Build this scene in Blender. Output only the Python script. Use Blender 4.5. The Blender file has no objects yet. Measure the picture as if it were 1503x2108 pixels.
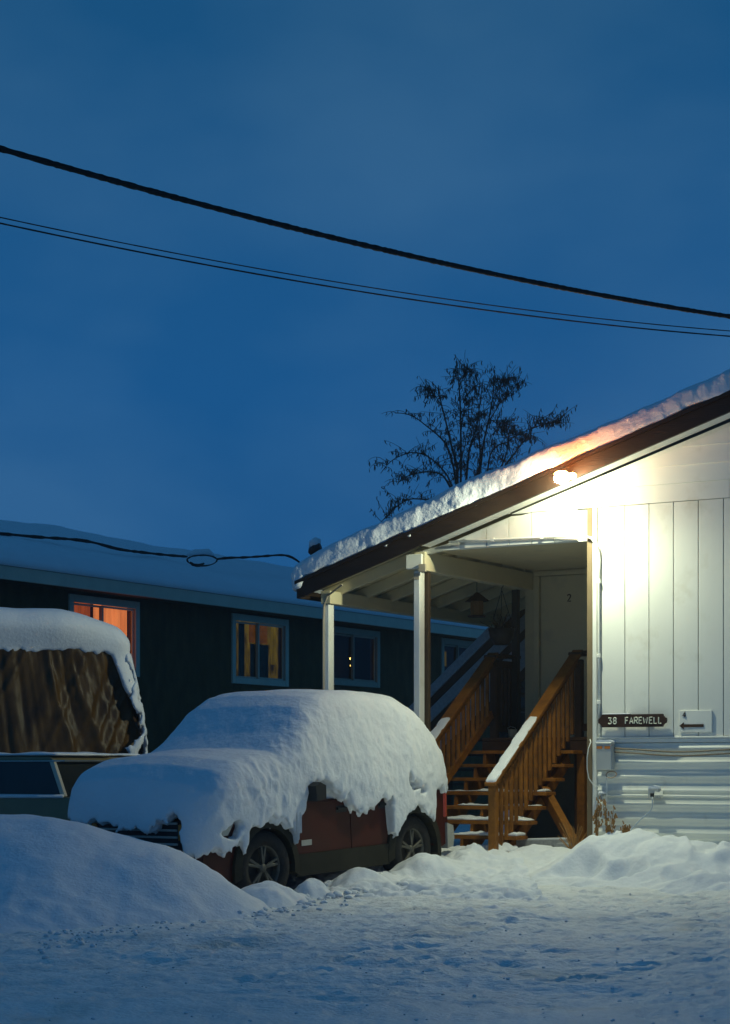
import bpy, bmesh, math, random
import numpy as np
from mathutils import Vector, Matrix
random.seed(7); RNG = np.random.default_rng(11)
R = math.radians
SC = bpy.context.scene
COL = SC.collection

# ------------------------------------------------------------------ camera
HC = 1.196                       # eye height
cam_d = bpy.data.cameras.new("camera"); cam = bpy.data.objects.new("camera", cam_d); COL.objects.link(cam)
cam.location = (0, 0, HC); cam.rotation_euler = (R(90), 0, 0)
cam_d.sensor_fit = 'HORIZONTAL'; cam_d.sensor_width = 36.0; cam_d.lens = 4000 / 1503 * 36
cam_d.shift_y = 526 / 1503; cam_d.clip_start = 0.1; cam_d.clip_end = 3000
SC.camera = cam

# ------------------------------------------------------------------ dusk sky
world = bpy.data.worlds.new("World"); SC.world = world; world.use_nodes = True
wn, wl = world.node_tree.nodes, world.node_tree.links
wn.clear()
w_out = wn.new('ShaderNodeOutputWorld'); w_bg = wn.new('ShaderNodeBackground')
w_sky = wn.new('ShaderNodeTexSky'); w_sky.sky_type = 'NISHITA'; w_sky.sun_disc = False
w_sky.sun_elevation = R(-3.0); w_sky.sun_rotation = R(200)
w_tc = wn.new('ShaderNodeTexCoord')
w_map = wn.new('ShaderNodeMapping'); w_map.inputs['Scale'].default_value = (2.2, 2.2, 4.0)
w_map.inputs['Location'].default_value = (1.3, 0.4, 0.2)
w_noise = wn.new('ShaderNodeTexNoise'); w_noise.inputs['Scale'].default_value = 1.6
w_noise.inputs['Detail'].default_value = 4.0; w_noise.inputs['Roughness'].default_value = 0.5
w_ramp = wn.new('ShaderNodeValToRGB')
w_ramp.color_ramp.elements[0].position = 0.40; w_ramp.color_ramp.elements[0].color = (0.085, 0.84, 2.40, 1)
w_ramp.color_ramp.elements[1].position = 0.62; w_ramp.color_ramp.elements[1].color = (0.27, 1.16, 2.75, 1)
w_mix = wn.new('ShaderNodeMixRGB'); w_mix.inputs['Fac'].default_value = 0.88
wl.new(w_tc.outputs['Generated'], w_map.inputs['Vector']); wl.new(w_map.outputs['Vector'], w_noise.inputs['Vector'])
wl.new(w_noise.outputs['Fac'], w_ramp.inputs['Fac'])
wl.new(w_sky.outputs['Color'], w_mix.inputs['Color1']); wl.new(w_ramp.outputs['Color'], w_mix.inputs['Color2'])
w_sep = wn.new('ShaderNodeSeparateXYZ'); w_gr = wn.new('ShaderNodeValToRGB'); w_mul = wn.new('ShaderNodeMixRGB'); w_mul.blend_type = 'MULTIPLY'; w_mul.inputs['Fac'].default_value = 1.0
ge = w_gr.color_ramp.elements                      # the dusk sky darkens from the lower sky to the zenith
ge[0].position = 0.0; ge[0].color = (.86, .90, .92, 1); ge[1].position = 1.0; ge[1].color = (.62, .60, .56, 1)
for p_, c_ in ((.19, (1, 1, 1, 1)), (.36, (.90, .86, .78, 1)), (.6, (.76, .73, .67, 1))):
    e_ = ge.new(p_); e_.color = c_
wl.new(w_tc.outputs['Generated'], w_sep.inputs['Vector']); wl.new(w_sep.outputs['Z'], w_gr.inputs['Fac'])
wl.new(w_mix.outputs['Color'], w_mul.inputs['Color1']); wl.new(w_gr.outputs['Color'], w_mul.inputs['Color2'])
wl.new(w_mul.outputs['Color'], w_bg.inputs['Color']); wl.new(w_bg.outputs['Background'], w_out.inputs['Surface'])
w_bg.inputs['Strength'].default_value = 0.128

SC.view_settings.view_transform = 'Standard'; SC.view_settings.look = 'None'
SC.view_settings.exposure = 0.0; SC.view_settings.gamma = 1.0
SC.view_settings.use_curve_mapping = False
LAMP_W, TARP_SPOT_W, GLOW_W = 255.0, 385.0, 130.0
FILL_W, HALO_W = 55.0, 480.0
HAZE = 0.0017      # the flood lamp under the gable (its light is made in its builder)
LAMP_COL = (0.90, 1.0, 0.72)
SC.cycles.max_bounces = 6; SC.cycles.diffuse_bounces = 4; SC.cycles.caustics_reflective = False; SC.cycles.caustics_refractive = False

# ------------------------------------------------------------------ frames of reference
U = np.array([.862, -.507]); U /= np.linalg.norm(U); V = np.array([-U[1], U[0]])
C0 = np.array([2.47, 21.0])                 # front left corner of the white house wall
TH = math.atan2(U[1], U[0])
def W(u, v, z=0.0):
    p = C0 + U * u + V * v
    return Vector((p[0], p[1], z))
def to_uv(x, y):
    dx, dy = x - C0[0], y - C0[1]
    return dx * U[0] + dy * U[1], dx * V[0] + dy * V[1]
def at(px, py, Y):                          # a point of the photograph at a given distance
    return Vector(((px - 751.5) / 4000 * Y, Y, HC + (1580 - py) / 4000 * Y))
def on_v(px, py, v):
    p0 = C0 + V * v; r = np.array([(px - 751.5) / 4000, 1.0]); t = (p0 @ V) / (r @ V)
    P = at(px, py, t); u, vv = to_uv(P.x, P.y); return u, v, P.z
def on_u(px, py, u):
    p0 = C0 + U * u; r = np.array([(px - 751.5) / 4000, 1.0]); t = (p0 @ U) / (r @ U)
    P = at(px, py, t); uu, vv = to_uv(P.x, P.y); return u, vv, P.z

# ------------------------------------------------------------------ noise (numpy)
def _hash(ix, iy, iz, seed):
    n = (ix.astype(np.int64) * 374761393 + iy.astype(np.int64) * 668265263 + iz.astype(np.int64) * 2147483647 + seed * 1274126177) & 0xffffffff
    n = ((n ^ (n >> 13)) * 1274126177) & 0xffffffff
    n = n ^ (n >> 16)
    return (n & 0xffff) / 32767.5 - 1.0
def vnoise(x, y, z, seed=0):
    x, y, z = np.broadcast_arrays(x, y, z)
    ix, iy, iz = np.floor(x), np.floor(y), np.floor(z)
    fx, fy, fz = x - ix, y - iy, z - iz
    sx, sy, sz = [f * f * f * (f * (f * 6 - 15) + 10) for f in (fx, fy, fz)]
    r = 0
    for a in (0, 1):
        for b in (0, 1):
            for c in (0, 1):
                w = (sx if a else 1 - sx) * (sy if b else 1 - sy) * (sz if c else 1 - sz)
                r = r + w * _hash(ix + a, iy + b, iz + c, seed)
    return r
def fbm(x, y, z=0.0, f=1.0, octv=3, seed=0, gain=.5):
    t, a = 0.0, 1.0
    for o in range(octv):
        t = t + a * vnoise(np.asarray(x) * f, np.asarray(y) * f, np.asarray(z) * f, seed + 17 * o); f *= 2.03; a *= gain
    return t
def smin(a, b, k): h = np.clip(.5 + .5 * (b - a) / k, 0, 1); return b + (a - b) * h - k * h * (1 - h)
def smax(a, b, k): return -smin(-a, -b, k)
def sstep(a, b, x): t = np.clip((x - a) / (b - a), 0, 1); return t * t * (3 - 2 * t)

# ------------------------------------------------------------------ materials
MATS = {}
def mat(name, col, rough=.7, var=.12, vscale=6.0, stretch=(1, 1, 1), bump=0.0, bscale=40.0, metal=0.0, spec=.3, dirt=None, dscale=2.0, dpos=(.55, .75), obj_rand=0.0):
    m = bpy.data.materials.new(name); m.use_nodes = True; nt = m.node_tree; n, l = nt.nodes, nt.links
    b = n['Principled BSDF']; b.inputs['Roughness'].default_value = rough; b.inputs['Metallic'].default_value = metal
    b.inputs['Specular IOR Level'].default_value = spec
    tc = n.new('ShaderNodeTexCoord'); mp = n.new('ShaderNodeMapping'); mp.inputs['Scale'].default_value = stretch
    l.new(tc.outputs['Object'], mp.inputs['Vector'])
    nz = n.new('ShaderNodeTexNoise'); nz.inputs['Scale'].default_value = vscale; nz.inputs['Detail'].default_value = 5; nz.inputs['Roughness'].default_value = .6
    l.new(mp.outputs['Vector'], nz.inputs['Vector'])
    rp = n.new('ShaderNodeValToRGB'); e = rp.color_ramp.elements
    e[0].position = .3; e[1].position = .7
    e[0].color = (*[c * (1 - var) for c in col], 1); e[1].color = (*[min(1, c * (1 + var)) for c in col], 1)
    l.new(nz.outputs['Fac'], rp.inputs['Fac'])
    src = rp.outputs['Color']
    if dirt:
        n2 = n.new('ShaderNodeTexNoise'); n2.inputs['Scale'].default_value = dscale; n2.inputs['Detail'].default_value = 6; n2.inputs['Roughness'].default_value = .65
        l.new(tc.outputs['Object'], n2.inputs['Vector'])
        r2 = n.new('ShaderNodeValToRGB'); r2.color_ramp.elements[0].position = dpos[0]; r2.color_ramp.elements[1].position = dpos[1]
        l.new(n2.outputs['Fac'], r2.inputs['Fac'])
        mx = n.new('ShaderNodeMixRGB'); mx.inputs['Color2'].default_value = (*dirt, 1)
        l.new(r2.outputs['Color'], mx.inputs['Fac']); l.new(src, mx.inputs['Color1']); src = mx.outputs['Color']
    if obj_rand:
        oi = n.new('ShaderNodeObjectInfo'); hs = n.new('ShaderNodeHueSaturation'); mr = n.new('ShaderNodeMapRange')
        mr.inputs['To Min'].default_value = 1 - obj_rand; mr.inputs['To Max'].default_value = 1 + obj_rand
        l.new(oi.outputs['Random'], mr.inputs['Value']); l.new(mr.outputs['Result'], hs.inputs['Value']); l.new(src, hs.inputs['Color']); src = hs.outputs['Color']
    l.new(src, b.inputs['Base Color'])
    if bump:
        bz = n.new('ShaderNodeTexNoise'); bz.inputs['Scale'].default_value = bscale; bz.inputs['Detail'].default_value = 4
        l.new(mp.outputs['Vector'], bz.inputs['Vector'])
        bp = n.new('ShaderNodeBump'); bp.inputs['Strength'].default_value = bump; bp.inputs['Distance'].default_value = .02
        l.new(bz.outputs['Fac'], bp.inputs['Height']); l.new(bp.outputs['Normal'], b.inputs['Normal'])
    MATS[name] = m; return m
def emat(name, col, strength, var=.3, vscale=8, stretch=(1, 1, 1)):
    m = bpy.data.materials.new(name); m.use_nodes = True; n, l = m.node_tree.nodes, m.node_tree.links
    b = n['Principled BSDF']; b.inputs['Base Color'].default_value = (*[c * .5 for c in col], 1); b.inputs['Roughness'].default_value = .9
    tc = n.new('ShaderNodeTexCoord'); mp = n.new('ShaderNodeMapping'); mp.inputs['Scale'].default_value = stretch
    nz = n.new('ShaderNodeTexNoise'); nz.inputs['Scale'].default_value = vscale; nz.inputs['Detail'].default_value = 3
    rp = n.new('ShaderNodeValToRGB'); rp.color_ramp.elements[0].position = .3; rp.color_ramp.elements[1].position = .7
    rp.color_ramp.elements[0].color = (*[c * (1 - var) for c in col], 1); rp.color_ramp.elements[1].color = (*[c * (1 + var) for c in col], 1)
    l.new(tc.outputs['Object'], mp.inputs['Vector']); l.new(mp.outputs['Vector'], nz.inputs['Vector']); l.new(nz.outputs['Fac'], rp.inputs['Fac'])
    l.new(rp.outputs['Color'], b.inputs['Emission Color']); b.inputs['Emission Strength'].default_value = strength
    return m
def glass_mat(name, tint=(.5, .55, .55), fac=.2):
    m = bpy.data.materials.new(name); m.use_nodes = True; n, l = m.node_tree.nodes, m.node_tree.links
    n.clear(); o = n.new('ShaderNodeOutputMaterial'); mx = n.new('ShaderNodeMixShader'); t = n.new('ShaderNodeBsdfTransparent'); g = n.new('ShaderNodeBsdfGlossy')
    t.inputs['Color'].default_value = (*tint, 1); g.inputs['Roughness'].default_value = .06; g.inputs['Color'].default_value = (.8, .8, .8, 1)
    lw = n.new('ShaderNodeLayerWeight'); lw.inputs['Blend'].default_value = .5
    p = n.new('ShaderNodeMath'); p.operation = 'POWER'; p.inputs[1].default_value = 4.0
    q = n.new('ShaderNodeMath'); q.operation = 'MULTIPLY_ADD'; q.inputs[1].default_value = .3; q.inputs[2].default_value = .012
    l.new(lw.outputs['Facing'], p.inputs[0]); l.new(p.outputs[0], q.inputs[0])
    l.new(q.outputs[0], mx.inputs['Fac']); l.new(t.outputs['BSDF'], mx.inputs[1]); l.new(g.outputs['BSDF'], mx.inputs[2]); l.new(mx.outputs['Shader'], o.inputs['Surface'])
    return m
SNOW = mat('snow', (.80, .82, .84), .7, .03, 3, bump=.34, bscale=26, spec=.15)
SNOW_G = mat('packed_snow', (.84, .84, .81), .6, .10, 2.2, stretch=(.85, 1.2, 1), bump=.8, bscale=30, spec=.2, dirt=(.55, .50, .40), dscale=.9, dpos=(.56, .82))
WHITE = mat('white_paint', (.80, .80, .74), .55, .03, 1.2, bump=.08, bscale=90, dirt=(.58, .55, .44), dscale=2.2, dpos=(.55, .85), obj_rand=.035)
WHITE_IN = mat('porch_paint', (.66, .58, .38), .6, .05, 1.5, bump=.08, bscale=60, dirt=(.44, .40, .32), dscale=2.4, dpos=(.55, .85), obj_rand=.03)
SKIRT = mat('painted_metal', (.82, .82, .73), .45, .04, 2, dirt=(.5, .47, .38), dscale=2.6, dpos=(.6, .85))
BROWN = mat('brown_fascia', (.024, .013, .006), .6, .25, 5, stretch=(.4, 3, 3), bump=.2, bscale=30)
CEDAR = mat('stained_cedar', (.27, .105, .014), .55, .28, 7, stretch=(1, 1, 1), bump=.25, bscale=45, dirt=(.10, .04, .012), dscale=5, dpos=(.5, .8), obj_rand=.18)
DARKWOOD = mat('dark_and_shaded_wood', (.06, .028, .014), .6, .25, 7, bump=.2, bscale=40, obj_rand=.1)  # also on upper stair parts, where it holds the porch shade
GREYWOOD = mat('weathered_plank', (.34, .35, .35), .8, .2, 4, stretch=(6, 1, 6), bump=.3, bscale=20)
ROOFING = mat('roofing', (.12, .12, .12), .8, .2)
DARKWALL = mat('dark_green_siding', (.11, .070, .030), .85, .25, 5, stretch=(1, 1, .4), bump=.4, bscale=60, dirt=(.075, .048, .02), dscale=1.5, spec=.1)
GREYTRIM = mat('grey_trim', (.40, .34, .25), .65, .08, 4)
OLDWHITE = mat('old_white_trim', (.58, .52, .40), .65, .08, 3)
BLACKRUB = mat('black_cable', (.014, .013, .012), .8, .3, 20)
METAL = mat('grey_metal', (.52, .53, .50), .42, .08, 5, metal=.2)
RUBBER = mat('tyre_rubber', (.022, .022, .021), .8, .25, 25, bump=.3, bscale=30)
ALLOY = mat('alloy', (.13, .125, .105), .5, .2, 6, metal=.4, dirt=(.05, .045, .035), dscale=5)
MAROON = mat('maroon_paint', (.062, .011, .005), .48, .12, 4, spec=.22, dirt=(.036, .015, .008), dscale=2.2, dpos=(.45, .85))
CLAD = mat('grey_cladding', (.036, .034, .024), .7, .2, 5, spec=.12)
SILVER = mat('silver_plastic', (.42, .42, .38), .5, .12, 6)
DARK = mat('dark_plastic', (.02, .02, .02), .5, .2, 10)
CARGLASS = mat('car_glass', (.02, .024, .024), .12, .1, 4, spec=.6)
OLIVE = mat('olive_car_paint', (.20, .165, .085), .35, .12, 3, spec=.5)
CHROME = mat('chrome_trim', (.55, .54, .48), .2, .05, 4, metal=.9)
REDLENS = mat('red_lens', (.38, .06, .04), .25, .1, 6, spec=.5)
AMBER = mat('amber_lens', (.6, .20, .02), .25, .1, 6, spec=.6)
CLEARLENS = mat('clear_lens', (.45, .45, .38), .15, .1, 6, spec=.7)
SIGNBROWN = mat('sign_wood', (.042, .018, .010), .6, .2, 10, stretch=(1, 6, 6))
LETTER = mat('sign_letter', (.78, .78, .64), .6, .05, 10)
GLASS = glass_mat('window_glass', (.75, .78, .75), .25)
STRAW = mat('dry_stalk', (.36, .19, .06), .8, .3, 30)
BARK = mat('bark', (.06, .036, .020), .9, .3, 10)
ROOMDARK = mat('room_dark', (.018, .014, .008), .9, .2, 4)

# ------------------------------------------------------------------ mesh builder
class MB:
    def __init__(s): s.v = []; s.f = []
    def add(s, vs, fs):
        o = len(s.v); s.v += [tuple(p) for p in vs]; s.f += [tuple(i + o for i in f) for f in fs]; return s
    def box(s, a, b, ch=.004):
        """chamfered box between two opposite corners"""
        lo = [min(a[i], b[i]) for i in range(3)]; hi = [max(a[i], b[i]) for i in range(3)]
        c = min(ch, *[(hi[i] - lo[i]) * .3 for i in range(3)])
        return s._cb(lo, hi, c, None)
    def _cb(s, lo, hi, c, M):
        vs, idx = [], {}
        for sx in (0, 1):
            for sy in (0, 1):
                for sz in (0, 1):
                    for ax in range(3):
                        p = []
                        for i, sg in enumerate((sx, sy, sz)):
                            e = hi[i] if sg else lo[i]
                            if i != ax: e += -c if sg else c
                            p.append(e)
                        idx[(sx, sy, sz, ax)] = len(vs); vs.append(Vector(p))
        fs = []
        for ax in range(3):                      # faces
            b_, c_ = (ax + 1) % 3, (ax + 2) % 3
            for sg in (0, 1):
                q = []
                for (p1, p2) in ((0, 0), (1, 0), (1, 1), (0, 1)):
                    k = [0, 0, 0]; k[ax] = sg; k[b_] = p1; k[c_] = p2; q.append(idx[(*k, ax)])
                fs.append(q if sg else q[::-1])
        for ax in range(3):                      # edges
            b_, c_ = (ax + 1) % 3, (ax + 2) % 3
            for s1 in (0, 1):
                for s2 in (0, 1):
                    k0 = [0, 0, 0]; k1 = [0, 0, 0]; k0[b_] = k1[b_] = s1; k0[c_] = k1[c_] = s2; k1[ax] = 1
                    q = [idx[(*k0, b_)], idx[(*k1, b_)], idx[(*k1, c_)], idx[(*k0, c_)]]
                    fs.append(q if (s1 + s2) % 2 == 0 else q[::-1])
        for sx in (0, 1):
            for sy in (0, 1):
                for sz in (0, 1):
                    q = [idx[(sx, sy, sz, a)] for a in range(3)]
                    fs.append(q if (sx + sy + sz) % 2 else q[::-1])
        if M is not None: vs = [M @ p for p in vs]
        return s.add(vs, fs)
    def bar(s, p, q, w, h, up=(0, 0, 1), ch=.004):
        """rectangular bar from p to q, w across, h along 'up'"""
        p, q = Vector(p), Vector(q); d = q - p; L = d.length; x = d.normalized(); upv = Vector(up)
        y = upv.cross(x)
        if y.length < 1e-5: y = Vector((0, 1, 0)).cross(x)
        y.normalize(); z = x.cross(y)
        M = Matrix((( x.x, y.x, z.x, p.x), (x.y, y.y, z.y, p.y), (x.z, y.z, z.z, p.z), (0, 0, 0, 1)))
        c = min(ch, w * .3, h * .3)
        return s._cb([0, -w / 2, -h / 2], [L, w / 2, h / 2], c, M)
    def tube(s, pts, r, n=8, caps=True):
        pts = [Vector(p) for p in pts]; rs = r if hasattr(r, '__len__') else [r] * len(pts)
        o = len(s.v); ref = Vector((0, 0, 1)); prevn = None
        for i, p in enumerate(pts):
            t = (pts[min(i + 1, len(pts) - 1)] - pts[max(i - 1, 0)]).normalized()
            if prevn is None:
                a = ref if abs(t.dot(ref)) < .95 else Vector((1, 0, 0)); nn = (a - t * a.dot(t)).normalized()
            else:
                nn = prevn - t * prevn.dot(t); nn = nn.normalized() if nn.length > 1e-6 else Vector((1, 0, 0))
            prevn = nn; bb = t.cross(nn)
            for k in range(n):
                an = 2 * math.pi * k / n; s.v.append(tuple(p + (nn * math.cos(an) + bb * math.sin(an)) * rs[i]))
        for i in range(len(pts) - 1):
            for k in range(n):
                s.f.append((o + i * n + k, o + i * n + (k + 1) % n, o + (i + 1) * n + (k + 1) % n, o + (i + 1) * n + k))
        if caps:
            s.f.append(tuple(o + k for k in range(n))[::-1]); e = o + (len(pts) - 1) * n; s.f.append(tuple(e + k for k in range(n)))
        return s
    def lathe(s, prof, c=(0, 0, 0), n=20, axis='z'):
        o = len(s.v)
        for (r, h) in prof:
            for k in range(n):
                a = 2 * math.pi * k / n; x, y = r * math.cos(a), r * math.sin(a)
                p = (x, y, h) if axis == 'z' else ((x, h, y) if axis == 'y' else (h, x, y))
                s.v.append((p[0] + c[0], p[1] + c[1], p[2] + c[2]))
        for i in range(len(prof) - 1):
            for k in range(n): s.f.append((o + i * n + k, o + i * n + (k + 1) % n, o + (i + 1) * n + (k + 1) % n, o + (i + 1) * n + k))
        return s
    def prism(s, poly, a, b, axis='y'):
        """extrude a 2D polygon (x,z for axis y; y,z for axis x; x,y for axis z) from a to b"""
        n = len(poly)
        def P(p, h): return (p[0], h, p[1]) if axis == 'y' else ((h, p[0], p[1]) if axis == 'x' else (p[0], p[1], h))
        vs = [P(p, a) for p in poly] + [P(p, b) for p in poly]
        fs = [tuple(range(n)), tuple(range(2 * n - 1, n - 1, -1))] + [(i, i + n, (i + 1) % n + n, (i + 1) % n) for i in range(n)]
        return s.add(vs, fs)
    def build(s, name, m, parent=None, smooth=False, loc=None, rotz=None, fix=True):
        me = bpy.data.meshes.new(name); me.from_pydata(s.v, [], s.f)
        if fix:
            bm = bmesh.new(); bm.from_mesh(me); bmesh.ops.recalc_face_normals(bm, faces=bm.faces); bm.to_mesh(me); bm.free()
        me.materials.append(m)
        if smooth: me.polygons.foreach_set('use_smooth', [True] * len(me.polygons))
        return link(name, me, parent, loc, rotz)
def link(name, me, parent=None, loc=None, rotz=None):
    o = bpy.data.objects.new(name, me); COL.objects.link(o)
    if parent is not None: o.parent = parent
    if loc is not None: o.location = loc
    if rotz is not None: o.rotation_euler = (0, 0, rotz)
    return o
def tag(o, label=None, cat=None, group=None, kind=None):
    if label: o['label'] = label
    if cat: o['category'] = cat
    if group: o['group'] = group
    if kind: o['kind'] = kind
    return o
def thing(name, label, cat, loc=(0, 0, 0), rotz=0.0, group=None, scale=1.0):
    o = bpy.data.objects.new(name, None); COL.objects.link(o); o.empty_display_size = .2
    o.location = loc; o.rotation_euler = (0, 0, rotz); o.scale = (scale,) * 3
    return tag(o, label, cat, group)
def np_mesh(name, verts, faces, m, parent=None, smooth=True, loc=None, rotz=None):
    me = bpy.data.meshes.new(name)
    nv, nf = len(verts), len(faces)
    me.vertices.add(nv); me.vertices.foreach_set('co', np.asarray(verts, dtype=np.float32).ravel())
    me.loops.add(nf * 4); me.loops.foreach_set('vertex_index', np.asarray(faces, dtype=np.int32).ravel())
    me.polygons.add(nf); me.polygons.foreach_set('loop_start', np.arange(nf, dtype=np.int32) * 4)
    me.polygons.foreach_set('use_smooth', np.full(nf, smooth)); me.update(); me.validate()
    me.materials.append(m)
    return link(name, me, parent, loc, rotz)
def surface_nets(F, org, h):
    S = F < 0
    nx, ny, nz = F.shape
    cnt = np.zeros((nx - 1, ny - 1, nz - 1), dtype=np.int8); acc = np.zeros((nx - 1, ny - 1, nz - 1, 3)); ne = np.zeros((nx - 1, ny - 1, nz - 1))
    sl = lambda o, n: slice(o, n - 1 + o)
    corner = {}
    for a in (0, 1):
        for b in (0, 1):
            for c in (0, 1): corner[(a, b, c)] = F[sl(a, nx), sl(b, ny), sl(c, nz)]
    for ax in range(3):
        for o1 in (0, 1):
            for o2 in (0, 1):
                k0 = [0, 0, 0]; k0[(ax + 1) % 3] = o1; k0[(ax + 2) % 3] = o2; k1 = list(k0); k1[ax] = 1
                A, B = corner[tuple(k0)], corner[tuple(k1)]
                m_ = (A < 0) != (B < 0)
                t = np.where(m_, A / np.where(m_, A - B, 1), 0)
                for i in range(3):
                    acc[..., i] += np.where(m_, (t if i == ax else k0[i]), 0)
                ne += m_
    act = ne > 0
    idx = -np.ones(act.shape, dtype=np.int64); ii = np.argwhere(act); idx[act] = np.arange(len(ii))
    P = (ii + acc[act] / ne[act][:, None]) * h + np.asarray(org)
    faces = []
    for ax in range(3):
        n_ = [nx, ny, nz]
        s0 = [slice(None)] * 3; s1 = [slice(None)] * 3; s0[ax] = slice(0, n_[ax] - 1); s1[ax] = slice(1, n_[ax])
        a, b = S[tuple(s0)], S[tuple(s1)]
        e = np.argwhere(a != b); inside = a[a != b]
        b1, b2 = (ax + 1) % 3, (ax + 2) % 3
        ok = (e[:, b1] > 0) & (e[:, b2] > 0) & (e[:, b1] < n_[b1] - 1) & (e[:, b2] < n_[b2] - 1)
        e, inside = e[ok], inside[ok]
        q = []
        for (d1, d2) in ((-1, -1), (0, -1), (0, 0), (-1, 0)):
            k = e.copy(); k[:, b1] += d1; k[:, b2] += d2; q.append(idx[k[:, 0], k[:, 1], k[:, 2]])
        q = np.stack(q, 1); q[~inside] = q[~inside][:, ::-1]
        faces.append(q)
    return P, np.concatenate(faces)
def grid3(lo, hi, h):
    ax = [np.arange(lo[i], hi[i] + h, h) for i in range(3)]
    return np.meshgrid(*ax, indexing='ij')
def grid_faces(nx, ny):
    i, j = np.meshgrid(np.arange(nx - 1), np.arange(ny - 1), indexing='ij')
    a = (i * ny + j).ravel(); return np.stack([a, a + ny, a + ny + 1, a + 1], 1)

# ------------------------------------------------------------------ ground of packed snow
def ground0(x, y):
    u, v = to_uv(x, y)
    z = np.interp(v, [-40, -9, -5, -3.5, -1.2, -.1, 3, 60], [-.30, -.20, -.10, -.06, .02, .12, .12, .12])
    return z
def ground_z(x, y):
    z = ground0(x, y)
    near = np.exp(-((x - .5) / 14) ** 2 - ((y - 17) / 12) ** 2)
    a = x * .97 - y * .22; b = y * .97 + x * .22
    z = z + near * (.022 * fbm(a * .7, b * 2.6, 0, 1.0, 4, 3) + .013 * fbm(x, y, 0, 6.5, 3, 5, .65))
    rough = sstep(-.15, .35, fbm(x, y, 0, .55, 2, 9))
    z = z + near * rough * .022 * fbm(a * .6, b, 0, 4.2, 3, 21)
    # boot prints and scuffs: small pits that come in trails
    pits = np.clip(fbm(a, b * 1.2, 0, 4.6, 2, 33) - .52, 0, 1) * sstep(.05, .4, fbm(x, y, 0, .8, 2, 40))
    z = z - near * .055 * pits
    for (fx_, fy_, fa, ln_, dp_) in PRINTS:
        m = (np.abs(x - fx_) < .6) & (np.abs(y - fy_) < .6)
        if m.any():
            dx, dy = x[m] - fx_, y[m] - fy_; ca, sa = math.cos(fa), math.sin(fa)
            e = np.sqrt(((dx * ca + dy * sa) / ln_) ** 2 + ((-dx * sa + dy * ca) / (ln_ * .42)) ** 2) + .16 * fbm(x[m], y[m], 0, 9, 2, 777)
            z[m] += dp_ * (-1.0 * np.clip(1.15 - e, 0, .5) / .5 + .45 * np.exp(-((e - 1.3) / .22) ** 2))
    return z
PRINTS = []
rp_ = random.Random(12)
def trail(px0, py0, px1, py1, n, dp):
    for i in range(n):
        t = i / max(1, n - 1); py = py0 + (py1 - py0) * t; px = px0 + (px1 - px0) * t; Y = 4000 * (HC + .08) / (py - 1580); X = (px - 751.5) / 4000 * Y
        a = math.atan2((py1 - py0) * -3.0, px1 - px0 + .01) + rp_.uniform(-.3, .3)
        PRINTS.append((X + rp_.uniform(-.08, .08) + (.07 if i % 2 else -.07), Y + rp_.uniform(-.1, .1), a, rp_.uniform(.11, .17), dp * rp_.uniform(.6, 1.1)))
trail(560, 1990, 960, 1890, 9, .035); trail(1180, 1845, 1420, 1900, 8, .03); trail(1010, 1810, 1240, 1835, 7, .025); trail(250, 1960, 520, 1905, 6, .025); trail(1150, 1990, 1460, 1950, 7, .03); trail(800, 1990, 1120, 1860, 8, .022)
def axis(lo, hi, st, far):
    core = np.arange(lo, hi + st, st); k = np.cumsum(st * 1.33 ** np.arange(1, 60)); k = k[k < far]
    return np.concatenate([lo - k[::-1], core, hi + k])
gx, gy = axis(-4.6, 4.9, .022, 900), axis(11.6, 22.6, .022, 900)
GX, GY = np.meshgrid(gx, gy, indexing='ij')
gr = np_mesh('snowy_ground', np.stack([GX, GY, ground_z(GX, GY)], -1).reshape(-1, 3), grid_faces(len(gx), len(gy)), SNOW_G)
tag(gr, 'packed snow ground of the yard and road, rutted and scuffed', kind='structure')
def patch(name, label, x0, x1, y0, y1, st, hfun, m=SNOW):
    """snow lying on the ground: kept only where it stands above the ground"""
    xs, ys = np.arange(x0, x1 + st, st), np.arange(y0, y1 + st, st); X, Y = np.meshgrid(xs, ys, indexing='ij')
    G = ground_z(X, Y); Z = hfun(X, Y, G); f = grid_faces(len(xs), len(ys)); up = (Z > G - .015).ravel()
    f = f[up[f].any(1)]; used, inv = np.unique(f, return_inverse=True)
    P = np.stack([X, Y, Z], -1).reshape(-1, 3)[used]
    return tag(np_mesh(name, P, inv.reshape(-1, 4), m), label, kind='structure')
# ploughed bank in front of the parked vehicle
def bank_h(X, Y, G):
    Xn = X + .10 * fbm(X, Y, 0, 1.4, 2, 51); 
    yc = np.interp(X, [-9, -5, -2.9, -1.7, -1.1, -.9], [19.6, 19.0, 18.2, 17.75, 17.5, 17.5])
    top = np.interp(Xn, [-9, -5, -2.91, -2.68, -2.37, -1.85, -1.68, -1.45, -1.28, -1.10, -.93, -.75], [1.0, .88, .72, .685, .575, .485, .43, .30, .18, .08, -.03, -.2])
    dep = np.interp(X, [-9, -3, -1.6, -1.0], [3.4, 2.6, 1.3, .6])
    t = np.where(Y < yc, (yc - Y) / dep, (Y - yc) / .75)
    s = np.where(t < 1, .5 + .5 * np.cos(np.pi * np.clip(t, 0, 1)), 0); s = np.where(Y < yc, s ** .8, s)
    lump = .018 * fbm(X, Y, 0, 2.2, 3, 61) + .03 * np.clip(fbm(X, Y, 3., 4.5, 2, 66), 0, 1) * sstep(-2.2, -1.2, X) + .02 * fbm(X, Y, 0, 9, 2, 68) * sstep(.55, .9, t)
    return G - .05 + (top - G + .05) * s + lump * sstep(0, .25, s)
patch('snow_bank', 'tall smooth ploughed snow bank at the left before the parked vehicle', -7.5, -.6, 13.5, 19.6, .035, bank_h)
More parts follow.
